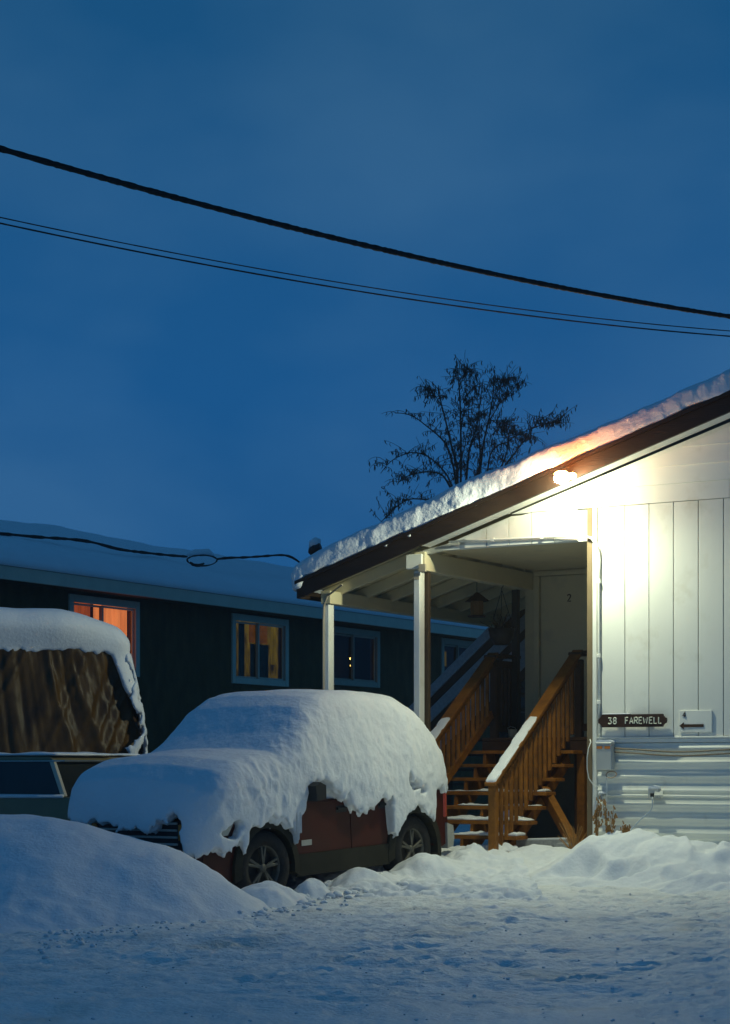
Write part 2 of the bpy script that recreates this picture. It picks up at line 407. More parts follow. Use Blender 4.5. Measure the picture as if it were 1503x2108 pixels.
# crust of lumps along the vehicle
BERM = []
for (px, py, r, w) in ((500, 1846, .17, .9), (545, 1814, .26, 1.0), (592, 1838, .17, .9), (645, 1810, .17, .8), (668, 1832, .16, 1), (700, 1836, .14, 1), (742, 1790, .25, 1.0), (795, 1792, .24, 1.0), (835, 1790, .18, 1), (880, 1757, .30, 1.1), (912, 1768, .26, 1.1), (945, 1790, .2, 1.2), (585, 1862, .16, 1), (470, 1872, .22, 1), (690, 1868, .12, 1.3), (770, 1832, .16, 1.2), (850, 1812, .2, 1.3), (540, 1880, .2, 1.4)):
    Y = 18.25 + (px - 545) / 335 * 2.35 - max(0, (py - 1800) * .006)
    P = at(px, py, Y); BERM.append((P.x, P.y, P.z, r * 1.3, w))
def berm_h(X, Y, G):
    x2 = X + .05 * fbm(X, Y, 0, 5, 2, 71); y2 = Y + .05 * fbm(X, Y, 4., 5, 2, 72)
    Z = G - .06
    for (bx, by, bz, r, w) in BERM:
        d = np.sqrt(((x2 - bx) / (r * w)) ** 2 + ((y2 - by) / (r * 1.15)) ** 2)
        base = G - .06
        prof = np.clip(1 - (d / 1.25) ** 1.7, -1, 1)
        Z = smax(Z, base + (bz - base) * prof, .035)
    return Z + .012 * fbm(X, Y, 0, 9, 3, 75) + .02 * fbm(X, Y, 0, 3.5, 2, 76)
patch('snow_berm', 'row of lumpy snow clods along the side of the parked vehicle', -1.6, 1.7, 16.6, 21.9, .022, berm_h)
# mound shovelled against the house
MOUND = [(1262, 1708, -.35, .62, .75), (1310, 1706, -.38, .5, .7), (1380, 1722, -.5, .55, .7), (1440, 1722, -.45, .6, .7), (1500, 1726, -.5, .7, .8), (1560, 1730, -.5, .8, .8), (1210, 1735, -.3, .35, .6), (1190, 1752, -.5, .4, .6), (1105, 1742, .1, .42, .5), (1150, 1744, .1, .38, .5), (1065, 1764, -.1, .34, .45),
         (1420, 1768, -1.1, .42, .4), (1330, 1758, -1.0, .45, .45), (1250, 1768, -.95, .5, .5), (1100, 1785, -.55, .45, .35), (1180, 1780, -.7, .5, .4), (1480, 1775, -1.15, .5, .45)]
MM = []
for (px, py, v, ru, rv) in MOUND:
    u, v, z = on_v(px, py, v); MM.append((u, v, z, ru, rv))
def mound_h(X, Y, G):
    u, v = to_uv(X, Y); u2 = u + .07 * fbm(X, Y, 0, 2.4, 2, 81); v2 = v + .07 * fbm(X, Y, 7., 2.4, 2, 82)
    Z = G - .08
    for (a, b, z, ru, rv) in MM:
        d = ((u2 - a) / ru) ** 2 + (np.where(v2 > b, (v2 - b) / (rv * 1.3), (v2 - b) / rv)) ** 2
        Z = smax(Z, G - .08 + (z - G + .08) * np.exp(-d * .9) * 1.0, .06)
    Z = Z + .022 * fbm(X, Y, 0, 3.4, 3, 85) + .008 * fbm(X, Y, 0, 14, 2, 87)
    dent = np.clip(fbm(X, Y, 0, 2.3, 2, 91) - .10, 0, 1); Z = Z - .24 * dent * sstep(.05, .2, Z - G)
    return Z
patch('snow_mound', 'bright heap of shovelled snow against the white house skirting', 1.2, 6.2, 17.4, 23.4, .025, mound_h)

# loose crumbs and clods lying at the feet of the heaps
cr = MB(); rc = random.Random(21)
def crumb(x, y, r):
    z = float(ground_z(np.array([x]), np.array([y]))[0]); n0 = len(cr.v)
    P = [Vector((0, 0, 1)), Vector((0, 0, -1))] + [Vector((math.cos(a + o) * c, math.sin(a + o) * c, h_)) for (h_, c, o) in ((.45, .9, 0), (-.35, .95, .6)) for a in np.linspace(0, 2 * math.pi, 5, endpoint=False)]
    vs = [(x + p.x * r * rc.uniform(.7, 1.3), y + p.y * r * rc.uniform(.7, 1.3), z + r * .25 + p.z * r * rc.uniform(.5, .9)) for p in P]
    fs = []
    for k in range(5):
        a, b, c, d = 2 + k, 2 + (k + 1) % 5, 7 + k, 7 + (k + 1) % 5
        fs += [(0, a, b), (a, c, d, b), (1, d, c)]
    cr.add(vs, fs)
for (bx, by, bz, r, w) in BERM:
    for _ in range(16):
        a = rc.uniform(3.4, 6.0); d = r * rc.uniform(.9, 2.2); crumb(bx + math.cos(a) * d * 1.2, by + math.sin(a) * d, rc.uniform(.008, .032) * rc.uniform(.6, 1.3))
for _ in range(170):
    t = rc.uniform(0, 1); px = 80 + 460 * t; py = 1925 - 55 * t + rc.gauss(0, 9); Y = 4000 * (HC + .1) / (py - 1580); crumb((px - 751.5) / 4000 * Y, Y, rc.uniform(.008, .03))
for _ in range(190):
    px = rc.uniform(1030, 1500); py = 1795 + rc.gauss(6, 14); Y = 4000 * (HC + .02) / (py - 1580); crumb((px - 751.5) / 4000 * Y, Y, rc.uniform(.008, .032))
for _ in range(160):
    px = rc.uniform(100, 1500); py = rc.uniform(1840, 2080); Y = 4000 * (HC + .1) / (py - 1580); crumb((px - 751.5) / 4000 * Y, Y, rc.uniform(.005, .015))
for _ in range(70):
    bx, by, bz, r, w = rc.choice(BERM); a = rc.uniform(0, 6.28); d = r * rc.uniform(.7, 1.6); crumb(bx + math.cos(a) * d, by - abs(math.sin(a)) * d, rc.uniform(.03, .065))
for _ in range(40):
    px = 330 + 210 * rc.random(); py = 1872 + rc.gauss(0, 10); Y = 4000 * (HC + .1) / (py - 1580); crumb((px - 751.5) / 4000 * Y, Y, rc.uniform(.025, .06))
tag(cr.build('snow_crumbs', SNOW, None, True), 'loose crumbs of snow scattered over the packed yard', kind='stuff')

# ------------------------------------------------------------------ white house
house = thing('white_house', 'white boarded house with brown fascia, open porch and snow covered roof', 'house', W(0, 0, 0), TH)
Z_SB, Z_ST, Z_CE = 1.527, 4.005, 3.653       # siding bottom, siding top, porch ceiling edge
PIT = .321
def fz(u): return 4.31 + PIT * u              # lower edge of the rake board
RIDGE = 4.6; EAVE = -3.58; VF = -.30           # ridge and eave (u), face of the rake board (v)
BO = .2765
def nm(b, n, m, **k): return b.build(n, m, house, **k)
# vertical boards of the main wall
edges = [0.055] + [.089 + BO * k for k in range(0, 30)]
edges = [e for e in edges if e < 7.6]
wall_back = MB().box((0.01, .03, Z_SB - .01), (7.6, .12, Z_ST + .01), .001); nm(wall_back, 'sheathing', WHITE)
for a, b in zip(edges[:-1], edges[1:]):
    nm(MB().box((a + .004, -.002 + random.uniform(-.002, .002), Z_SB + random.uniform(-.004, .003)), (b - .004, .028, Z_ST - .004), .003), 'siding_board', WHITE)
# boards over the porch opening
k = -1
while .089 + BO * k > -2.2:
    a, b = .089 + BO * (k - 1), .089 + BO * k; a = max(a, -2.20); b = min(b, -.045)
    ztop = min(Z_ST, fz(a) - .03)
    if b - a > .03 and ztop > Z_CE + .05:
        zb = min(Z_ST, fz(b) - .03)
        poly = [(a + .004, Z_CE + .006), (b - .004, Z_CE + .006), (b - .004, zb - .004), (a + .004, ztop - .004)]
        nm(MB().prism(poly, -.001, .028), 'frieze_board', WHITE)
    k -= 1
nm(MB().prism([(-2.22, Z_CE), (-.03, Z_CE), (-.03, 4.0), (-1.0, 3.98), (-2.22, fz(-2.22) - .01)], .03, .10), 'frieze_backing', WHITE)
# lapped horizontal boards in the gable
z0, row = Z_ST, 0
while z0 < fz(RIDGE):
    z1 = z0 + .19
    ua = (z0 + .06 - 4.31) / PIT; ua2 = (z1 + .06 - 4.31) / PIT
    joints = [ua] + [j for j in np.arange(-.9 + (row * 1.37) % 2.44, 9.2, 2.44) if j > ua2 + .3 and j < 2 * RIDGE - ua2 - .3] + [2 * RIDGE - ua]
    for i, (a, b) in enumerate(zip(joints[:-1], joints[1:])):
        first, last = i == 0, i == len(joints) - 2
        a1 = a if not first else ua2; b1 = b if not last else 2 * RIDGE - ua2
        a_, b_ = a + .002, b - .002; a1_, b1_ = a1 + .002, b1 - .002
        y0, y1 = -.016, .004
        vs = [(a_, y0, z0), (b_, y0, z0), (b1_, y1, z1 + .012), (a1_, y1, z1 + .012), (a_, .03, z0), (b_, .03, z0), (b1_, .03, z1 + .012), (a1_, .03, z1 + .012)]
        nm(MB().add(vs, [(0, 1, 2, 3), (4, 7, 6, 5), (0, 4, 5, 1), (3, 2, 6, 7), (0, 3, 7, 4), (1, 5, 6, 2)]), 'gable_board', WHITE)
    z0 = z1; row += 1
nm(MB().prism([(-1.0, Z_ST + .0), (10.1, Z_ST + .0), (RIDGE, fz(RIDGE) - .03)], .031, .1), 'gable_backing', WHITE)
# corner post and drip line
nm(MB().box((-.068, -.024, .05), (-.003, .108, Z_ST - .006), .006), 'corner_post', mat('shaded_tan_post', (.19, .14, .08), .7, .15, 3))  # tan wood, darkened in colour for the shade on this face
nm(MB().box((-.001, -.03, .05), (.05, .11, Z_ST - .006), .006), 'corner_trim', WHITE)
nm(MB().box((.052, -.022, Z_SB - .022), (7.6, .03, Z_SB - .003), .004), 'drip_edge', WHITE)
nm(MB().box((-2.2, -.018, Z_ST - .004 + .002), (-1.0, -.003, Z_ST + .012), .002), 'frieze_trim', WHITE)
# ribbed metal skirting, in sheets
def rib_y(z):
    t = ((z - .05) % .15) / .15
    return -.012 - .012 * math.cos(2 * math.pi * t) - .004 * math.cos(6 * math.pi * t)
zs = []
z = .0
while z < 1.46: zs.append(z); z += .0107
for (a, b) in ((.052, 1.9), (1.902, 3.9), (3.902, 5.9), (5.902, 7.6)):
    m_ = MB(); o = 0; off = random.uniform(-.004, .004)
    vs, fs = [], []
    nx_ = 10
    for z in zs:
        for i in range(nx_ + 1):
            uu = a + (b - a) * i / nx_; vs.append((uu, rib_y(z) + .012 + off + .002 * math.sin(uu * 4 + z * 3), z))
    for r in range(len(zs) - 1):
        for i in range(nx_): fs.append((r * (nx_ + 1) + i, r * (nx_ + 1) + i + 1, (r + 1) * (nx_ + 1) + i + 1, (r + 1) * (nx_ + 1) + i))
    nm(m_.add(vs, fs), 'skirting_sheet', SKIRT, smooth=True, fix=False)
nm(MB().box((.052, -.012, 1.462), (7.6, .03, Z_SB - .024), .004), 'skirting_top_board', WHITE)
# side wall of the main block along the porch, and back wall with the door
DV = 2.8
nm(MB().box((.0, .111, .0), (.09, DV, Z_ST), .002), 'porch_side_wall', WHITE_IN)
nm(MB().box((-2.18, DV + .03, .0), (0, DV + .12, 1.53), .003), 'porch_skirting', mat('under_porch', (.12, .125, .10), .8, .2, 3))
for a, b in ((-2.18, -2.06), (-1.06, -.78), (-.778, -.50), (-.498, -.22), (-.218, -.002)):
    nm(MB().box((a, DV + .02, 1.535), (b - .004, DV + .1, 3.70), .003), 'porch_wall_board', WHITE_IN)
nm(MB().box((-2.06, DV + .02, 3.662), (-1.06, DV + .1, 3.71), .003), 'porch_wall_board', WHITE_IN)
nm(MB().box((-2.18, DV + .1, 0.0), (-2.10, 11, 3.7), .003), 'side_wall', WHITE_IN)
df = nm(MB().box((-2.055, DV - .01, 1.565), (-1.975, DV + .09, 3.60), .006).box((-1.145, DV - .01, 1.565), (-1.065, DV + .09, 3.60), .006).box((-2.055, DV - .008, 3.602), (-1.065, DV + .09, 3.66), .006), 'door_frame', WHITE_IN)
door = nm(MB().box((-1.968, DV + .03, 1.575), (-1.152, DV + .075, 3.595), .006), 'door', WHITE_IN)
def strokes(paths, size, ox, oy, r, fmap, n=6):
    b = MB()
    for p in paths: b.tube([fmap(ox + x * size, oy + y * size) for (x, y) in p], r, n)
    return b
GLY = {'3': [[(.05, .95), (.55, .95), (.3, .58), (.5, .5), (.58, .3), (.5, .08), (.25, .0), (.03, .1)]],
       '8': [[(.3, .53), (.1, .62), (.06, .8), (.14, .96), (.3, 1), (.46, .96), (.54, .8), (.5, .62), (.3, .53), (.1, .42), (.03, .24), (.1, .05), (.3, 0), (.5, .05), (.57, .24), (.5, .42), (.3, .53)]],
       'F': [[(.05, 0), (.05, 1), (.55, 1)], [(.05, .53), (.45, .53)]],
       'A': [[(0, 0), (.3, 1), (.6, 0)], [(.1, .33), (.5, .33)]],
       'R': [[(.05, 0), (.05, 1), (.42, 1), (.56, .86), (.56, .64), (.42, .5), (.05, .5)], [(.32, .5), (.58, 0)]],
       'E': [[(.55, 1), (.05, 1), (.05, 0), (.55, 0)], [(.05, .52), (.45, .52)]],
       'W': [[(0, 1), (.16, 0), (.36, .75), (.56, 0), (.72, 1)]],
       'L': [[(.05, 1), (.05, 0), (.52, 0)]],
       '4': [[(.42, 0), (.42, 1), (.02, .3), (.6, .3)]],
       '2': [[(.04, .78), (.1, .94), (.3, 1), (.48, .94), (.54, .76), (.46, .55), (.04, 0), (.58, 0)]]}
two = strokes(GLY['2'], .085, -1.60, 3.27, .008, lambda x, y: (x, DV + .028, y)).build('door_number', DARKWOOD, door)
MB().lathe([(0, -.05), (.022, -.048), (.03, -.03), (.022, -.012), (.012, -.008), (.012, .03)], (-1.22, DV + .03, 2.55), 12, 'y').build('door_knob', METAL, door, smooth=True)
# ceiling of the porch in boards, beams, posts
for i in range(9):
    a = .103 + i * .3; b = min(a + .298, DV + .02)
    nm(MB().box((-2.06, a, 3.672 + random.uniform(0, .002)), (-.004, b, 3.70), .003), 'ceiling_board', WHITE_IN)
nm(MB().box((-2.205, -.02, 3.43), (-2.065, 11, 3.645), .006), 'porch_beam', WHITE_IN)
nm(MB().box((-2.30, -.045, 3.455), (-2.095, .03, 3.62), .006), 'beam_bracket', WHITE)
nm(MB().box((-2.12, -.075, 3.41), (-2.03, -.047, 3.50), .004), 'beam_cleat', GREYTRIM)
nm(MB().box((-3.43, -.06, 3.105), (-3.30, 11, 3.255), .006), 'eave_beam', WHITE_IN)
# posts
pp = nm(MB().box((-2.205, -.035, -.1), (-2.125, .085, 3.43), .008), 'porch_post', WHITE)
MB().box((-2.2, -.041, 3.33), (-2.13, -.035, 3.40), .002).build('post_plate', GREYTRIM, pp)
pp = nm(MB().box((-3.425, -.035, -.1), (-3.335, .085, 3.105), .008), 'porch_post', WHITE)
MB().tube([(-3.40, -.05, -.05), (-3.40, -.05, 2.9), (-3.39, -.05, 3.08), (-3.33, -.06, 3.2), (-3.1, -.12, 3.31)], .012, 8).build('conduit', GREYTRIM, pp)
nm(MB().box((-2.15, .095, -.1), (-2.085, .155, 3.42), .006), 'porch_post', mat('post_shade', (.075, .05, .028), .7, .2, 4))  # brown strip standing for the shade beside the post, not another post
nm(MB().box((-2.27, 2.62, 0.1), (-2.19, 2.70, 3.43), .004), 'downspout', DARK)
# rafters and sloped soffit boards
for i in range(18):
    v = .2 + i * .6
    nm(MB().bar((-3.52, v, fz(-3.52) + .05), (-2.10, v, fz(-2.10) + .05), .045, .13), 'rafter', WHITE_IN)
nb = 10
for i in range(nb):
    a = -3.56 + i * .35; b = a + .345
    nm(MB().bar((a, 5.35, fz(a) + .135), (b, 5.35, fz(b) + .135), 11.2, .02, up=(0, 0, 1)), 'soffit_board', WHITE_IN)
def slab(u0, u1, v0, v1, dz0, dz1): # sloped slab following the left roof plane
    return MB().prism([(u0, fz(u0) + dz0), (u1, fz(u1) + dz0), (u1, fz(u1) + dz1), (u0, fz(u0) + dz1)], v0, v1)
def slab_r(u0, u1, v0, v1, dz0, dz1):
    m = lambda u: fz(2 * RIDGE - u)
    return MB().prism([(u0, m(u0) + dz0), (u1, m(u1) + dz0), (u1, m(u1) + dz1), (u0, m(u0) + dz1)], v0, v1)
nm(slab(EAVE, RIDGE, VF + .03, 11, .150, .205), 'roof', ROOFING); nm(slab_r(RIDGE, 2 * RIDGE - EAVE, VF + .03, 11, .150, .205), 'roof', ROOFING)
nm(slab(EAVE - .01, RIDGE, VF - .02, VF + .02, 0, .165), 'rake_board', BROWN); nm(slab_r(RIDGE, 2 * RIDGE - EAVE, VF - .02, VF + .02, 0, .165), 'rake_board', BROWN)
nm(slab(EAVE - .03, RIDGE, VF - .05, VF + .06, .168, .207), 'drip_flashing', BROWN)
nm(MB().box((EAVE - .045, VF + .022, fz(EAVE) + .0), (EAVE - .012, 11, fz(EAVE) + .165), .003), 'eave_board', BROWN)
nm(slab(-2.0, RIDGE, VF + .021, -.02, .02, .06), 'rake_soffit', WHITE)
# snow on the roof
hv = .02
SX, SY, SZ = grid3((-.18, -.56, -.2), (5.7, .5, .46), hv)
clump = .013 * fbm(SX, SY, SZ, 9, 1, 101, .65) + .017 * fbm(SX, SY, SZ, 19, 1, 103)
th = np.interp(SX, [-.2, .0, .25, .8, 2, 5.7], [.16, .20, .26, .29, .27, .255]) + .035 * fbm(SX, 0, 0, 1.3, 3, 105)
vedge = -.085 + .012 * fbm(SX, SZ, 0, 2.2, 2, 107)
d1 = np.maximum(-SY + vedge - .0, -1) 
F = smax(smax(SZ - th, -(SY - vedge + .02), .11), -SX - .14, .16)
F = smax(F, -SZ + .004 + .02 * fbm(SX, SY, 0, 4, 2, 109) - .11 * sstep(.12, -.06, SX) - .03 * np.clip(fbm(SX, 0, 0, 2.6, 2, 110), 0, 1), .03)
for (s_, t_, r_) in ((1.52, -.02, .045), (1.55, -.055, .035), (1.22, -.03, .045), (1.26, -.065, .03), (2.42, -.02, .05), (2.45, -.07, .025), (2.12, -.02, .03), (3.3, .0, .03), (.04, -.03, .06), (.0, -.08, .05)):
    F = smin(F, np.sqrt(((SX - s_) * .8) ** 2 + ((SY + .06) * 1.2) ** 2 + ((SZ - t_) * .8) ** 2) - r_ * .62, .04)
F = F + clump * .28
P, Fq = surface_nets(F, (-.18, -.56, -.2), hv)
cs, sn = 1 / math.hypot(1, PIT), PIT / math.hypot(1, PIT)
Pu = EAVE + P[:, 0] * cs - (P[:, 2]) * sn * .5; Pv = VF + .06 + P[:, 1]; Pz = 4.31 + PIT * EAVE + .21 + P[:, 0] * sn + P[:, 2] * (cs * .5 + .5)
np_mesh('snow_cover', np.stack([Pu, Pv, Pz], 1), Fq, SNOW, house)
nm(slab(EAVE + .02, RIDGE, .5, 11, .207, .46), 'snow_cover', SNOW); nm(slab_r(RIDGE, 2 * RIDGE - EAVE, -.3, 11, .207, .46), 'snow_cover', SNOW)
nm(slab(1.76, RIDGE, -.28, .5, .207, .44), 'snow_cover', SNOW)

# conduits, boxes and cables on the house (things fixed to the wall)
def local_thing(b, name, m, u, v, z, label, cat, group=None, smooth=False):
    """mesh given in house coordinates, stored relative to its own base point"""
    b.v = [(p[0] - u, p[1] - v, p[2] - z) for p in b.v]
    return tag(b.build(name, m, None, smooth, W(u, v, z), TH), label, cat, group)
arc = [(-.9 + .0, -.03, 3.70)]
c_pts = [(-1.75, -.03, 3.735), (-1.2, -.03, 3.725), (-.5, -.03, 3.715), (-.1, -.055, 3.70), (.0, -.062, 3.67), (.06, -.062, 3.60), (.075, -.05, 3.5), (.075, -.035, 3.3), (.075, -.03, 2.5), (.075, -.03, 1.55)]
cd = thing('conduit_pipe', 'painted conduit bending round the wall corner over the porch opening', 'conduit', W(.075, -.03, 1.55), TH)
MB().tube([(p[0] - .075, p[1] + .03, p[2] - 1.55) for p in c_pts], .013, 8).build('pipe', WHITE, cd, True)
for (uu, vv, zz) in ((-1.2, -.03, 3.725), (-.6, -.03, 3.716), (.075, -.03, 3.2), (.075, -.03, 2.4), (.075, -.03, 1.9)):
    MB().box((uu - .075 - .02, vv + .015, zz - 1.55 - .02), (uu - .075 + .02, vv + .052, zz - 1.55 + .02), .003).build('clamp', WHITE, cd)
lc = [(.1, -.04, .895)] + [(x, -.04 + .002 * math.sin(x * 9), .895 + .004 * math.sin(x * 3)) for x in np.arange(.3, 7.5, .4)]
local_thing(MB().tube(lc, .012, 8), 'conduit_pipe', SKIRT, .1, -.04, .895, 'thin straight conduit running low along the ribbed skirting', 'conduit', smooth=True)
for i, (dz, lab) in enumerate(((1.375, 'upper of two grey cables sagging across the ribbed skirting'), (1.335, 'lower of two grey cables sagging across the ribbed skirting'))):
    pts = [(.26, -.05, dz + .03)] + [(x, -.048, dz + .022 * math.cos((x - .3) * 4.2) * math.exp(-(x - .3) * .5)) for x in np.arange(.34, 7.5, .1)]
    local_thing(MB().tube(pts, .0085, 6), 'wall_cable', mat('cable_grey%d' % i, (.22, .17, .11), .7), .26, -.05, dz, lab, 'cable', 'sagging wall cables', True)
lp = [(-.02, -.05, 1.50), (.0, -.07, 1.47), (-.015, -.10, 1.40), (-.03, -.10, 1.30), (-.03, -.10, 1.18), (-.015, -.09, 1.08), (.03, -.06, 1.0), (.08, -.05, .99), (.10, -.05, 1.02)]
local_thing(MB().tube(lp, .006, 6), 'white_cable', WHITE, -.02, -.05, 1.0, 'white cable looping down the wall corner beside the meter box', 'cable', smooth=True)
mb = thing('meter_box', 'grey metal meter box with orange stickers at the wall corner', 'electrical box', W(.17, -.02, 1.14), TH)
MB().box((-.085, -.11, .03), (.095, -.012, .31), .008).build('box_body', METAL, mb)
MB().box((-.09, -.118, .305), (.10, -.01, .325), .006).build('box_lid', METAL, mb)
MB().box((-.075, -.114, .255), (-.01, -.1105, .285), .001).build('sticker', AMBER, mb); MB().box((.015, -.114, .255), (.08, -.1105, .285), .001).build('sticker', AMBER, mb)
sb_ = MB(); P_, F_ = [], []
MB().prism([(-.088, .326), (.098, .326), (.09, .345), (.05, .352), (-.05, .35), (-.082, .342)], -.112, -.014).build('snow_cover', SNOW, mb)
MB().tube([(.02, -.06, .03), (.02, -.07, -.06), (.02, -.06, -.36)], .006, 6).build('lead', WHITE, mb)
MB().tube([(.02 + .06 * math.cos(a) + .06, -.08 + .02 * math.sin(a), -.02 + .035 * math.sin(a)) for a in np.linspace(0, 6.6, 20)], .005, 6).build('wire_loop', mat('copper_wire', (.35, .22, .12), .5), mb)
hb = thing('hose_bib', 'small snow capped tap on the low conduit at the wall corner', 'tap', W(.13, -.05, .88), TH)
MB().tube([(0, .03, .015), (0, -.04, .015), (0, -.055, -.03)], .012, 8).build('spout', METAL, hb); MB().lathe([(0, .03), (.04, .032), (.05, .045), (.03, .058), (0, .062)], (0, -.02, 0), 12).build('snow_cover', SNOW, hb, True)
ob = thing('outlet_box', 'outdoor outlet box with flipped cover and snow on top above the snow mound', 'outlet', W(.73, -.03, .84), TH)
MB().box((-.06, -.075, .03), (.06, .01, .13), .006).build('box_body', METAL, ob); MB().bar((.055, -.04, .11), (.085, -.14, .06), .09, .008).build('cover_flap', METAL, ob)
MB().prism([(-.062, .131), (.062, .131), (.05, .158), (0, .166), (-.05, .154)], -.075, .0).build('snow_cover', SNOW, ob)
MB().box((-.02, -.11, .045), (.015, -.076, .085), .004).build('plug', DARK, ob)
local_thing(MB().tube([(.73, -.13, .90), (.74, -.15, .84), (.735, -.14, .78), (.72, -.15, .74), (.62, -.2, .64), (.55, -.25, .55), (.5, -.3, .44), (.47, -.34, .36)], .0065, 6), 'power_cord', mat('blue_white_cord', (.5, .56, .6), .5), .47, -.34, .36, 'pale cord dangling from the outlet box into the snow', 'cord', smooth=True)

# signs
sg = thing('street_name_sign', 'dark brown wooden sign reading 38 FAREWELL in white letters', 'sign', W(.475, -.05, 1.695), TH)
sw, sh_ = .345, .068
poly = [(-sw, -sh_), (sw, -sh_), (sw + .008, -sh_ + .02), (sw + .028, -.028), (sw + .04, -.028), (sw + .045, 0), (sw + .04, .028), (sw + .028, .028), (sw + .008, sh_ - .02), (sw, sh_), (-sw, sh_), (-sw - .008, sh_ - .02), (-sw - .028, .028), (-sw - .04, .028), (-sw - .045, 0), (-sw - .04, -.028), (-sw - .028, -.028), (-sw - .008, -sh_ + .02)]
MB().prism(poly, -.025, .012).build('board', SIGNBROWN, sg)
x = -.272
for ch in '38  FAREWELL':
    if ch == ' ': x += .040; continue
    wd = .058 if ch in '38' else (.066 if ch == 'W' else .052)
    strokes(GLY[ch], .066, x, -.032, .0066, lambda a, b: (a, -.0255, b)).build('letter', LETTER, sg); x += wd
MB().box((-sw, -.024, sh_ + .001), (-.02, .011, sh_ + .012), .004).build('snow_strip', SNOW, sg)
MB().box((-.2, .012, -.03), (-.12, .046, .03), .003).box((.12, .012, -.03), (.2, .046, .03), .003).build('standoff', SIGNBROWN, sg)
s4 = thing('unit_sign', 'white board with a small 4 over a dark arrow pointing left', 'sign', W(1.14, -.012, 1.68), TH)
MB().box((-.15, -.008, -.115), (.21, .006, .115), .002).build('board', WHITE, s4)
strokes(GLY['4'], .058, -.112, .045, .006, lambda a, b: (a, -.0095, b)).build('numeral', DARKWOOD, s4)
MB().prism([(-.148, -.045), (-.098, -.083), (-.098, -.061), (.12, -.061), (.12, -.030), (-.098, -.030), (-.098, -.008)], -.013, -.0085).build('arrow', DARKWOOD, s4)

# flood lamp under the rake
LU, LV, LZ = -.125, -.55, 4.275
lamp = thing('flood_lamp', 'lit flood lamp with an added second head glowing under the edge of the gable roof', 'lamp', W(LU, LV, LZ), TH)
MB().bar((0, .21, .04), (0, .02, .03), .05, .05).bar((-.07, .02, .03), (.12, .02, .03), .035, .035).build('bracket', DARK, lamp)
bulbm = bpy.data.materials.new('lit_bulb'); bulbm.use_nodes = True
bb = bulbm.node_tree.nodes['Principled BSDF']; bb.inputs['Emission Color'].default_value = (1, .84, .50, 1); bb.inputs['Emission Strength'].default_value = GLOW_W
ambm = bpy.data.materials.new('halo_glow'); ambm.use_nodes = True  # added glowing ring, tints fascia and snow orange like a lamp halo
ab = ambm.node_tree.nodes['Principled BSDF']; ab.inputs['Emission Color'].default_value = (1, .27, .035, 1); ab.inputs['Emission Strength'].default_value = HALO_W
for (bx, by, k_) in ((0, 0, 1.15), (.125, 0, .55)):  # the smaller second head is added to go with the tarp spot
    MB().lathe([(.0, .062 * k_), (.035 * k_, .06 * k_), (.046 * k_, .048 * k_), (.046 * k_, .044 * k_), (.0, .044 * k_)], (bx, by, .01), 20).build('housing', DARK, lamp, True)
    MB().lathe([(.040 * k_, .042 * k_), (.056 * k_, .034 * k_), (.068 * k_, .018 * k_), (.066 * k_, .016 * k_), (.040 * k_, .016 * k_)], (bx, by, .008), 20).build('halo_ring', ambm, lamp, True)
    MB().lathe([(0, -.062 * k_), (.03 * k_, -.058 * k_), (.056 * k_, -.044 * k_), (.071 * k_, -.022 * k_), (.074 * k_, .0), (.05 * k_, .012 * k_), (0, .014 * k_)], (bx, by, .0), 20).build('bulb', bulbm, lamp, True)
def flood(name, watts, size, aim, off, col):
    ld = bpy.data.lights.new(name, 'SPOT'); ld.energy = watts; ld.color = col; ld.spot_size = R(size); ld.spot_blend = 1.0; ld.shadow_soft_size = .045
    lo = bpy.data.objects.new(name, ld); COL.objects.link(lo); lo.parent = lamp; lo.location = off
    lo.rotation_mode = 'QUATERNION'; lo.rotation_quaternion = Vector(aim).to_track_quat('-Z', 'Y')
flood('flood_beam', LAMP_W, 148, (.32, -.20, -1.0), (0, -.01, -.10), LAMP_COL)          # lights wall, steps and yard
pd = bpy.data.lights.new('flood_spill', 'POINT'); pd.energy = FILL_W; pd.color = LAMP_COL; pd.shadow_soft_size = .045
po = bpy.data.objects.new('flood_spill', pd); COL.objects.link(po); po.parent = lamp; po.location = (0, -.01, -.105)
flood('added_tarp_spot', TARP_SPOT_W, 66, (-.97, -.12, -.21), (-.02, -.03, -.10), LAMP_COL)      # added spot along the yard, put in to light the tarp

# weather head of the service mast behind the eave
wh = thing('weather_head', 'black service mast head with a cap of snow behind the porch eave', 'mast', at(648, 1160, 24.2), TH)
MB().tube([(0, 0, -.1), (0, 0, .16)], .022, 10).build('mast', DARK, wh)
MB().tube([(-.065, 0, .125), (-.04, 0, .15), (.02, 0, .19), (.075, 0, .2)], [.035, .06, .066, .05], 12).build('hood', DARK, wh, True)
MB().tube([(-.06, 0, .20), (-.03, 0, .235), (.03, 0, .265), (.065, 0, .26)], [.03, .062, .066, .045], 12).build('snow_cover', SNOW, wh, True)

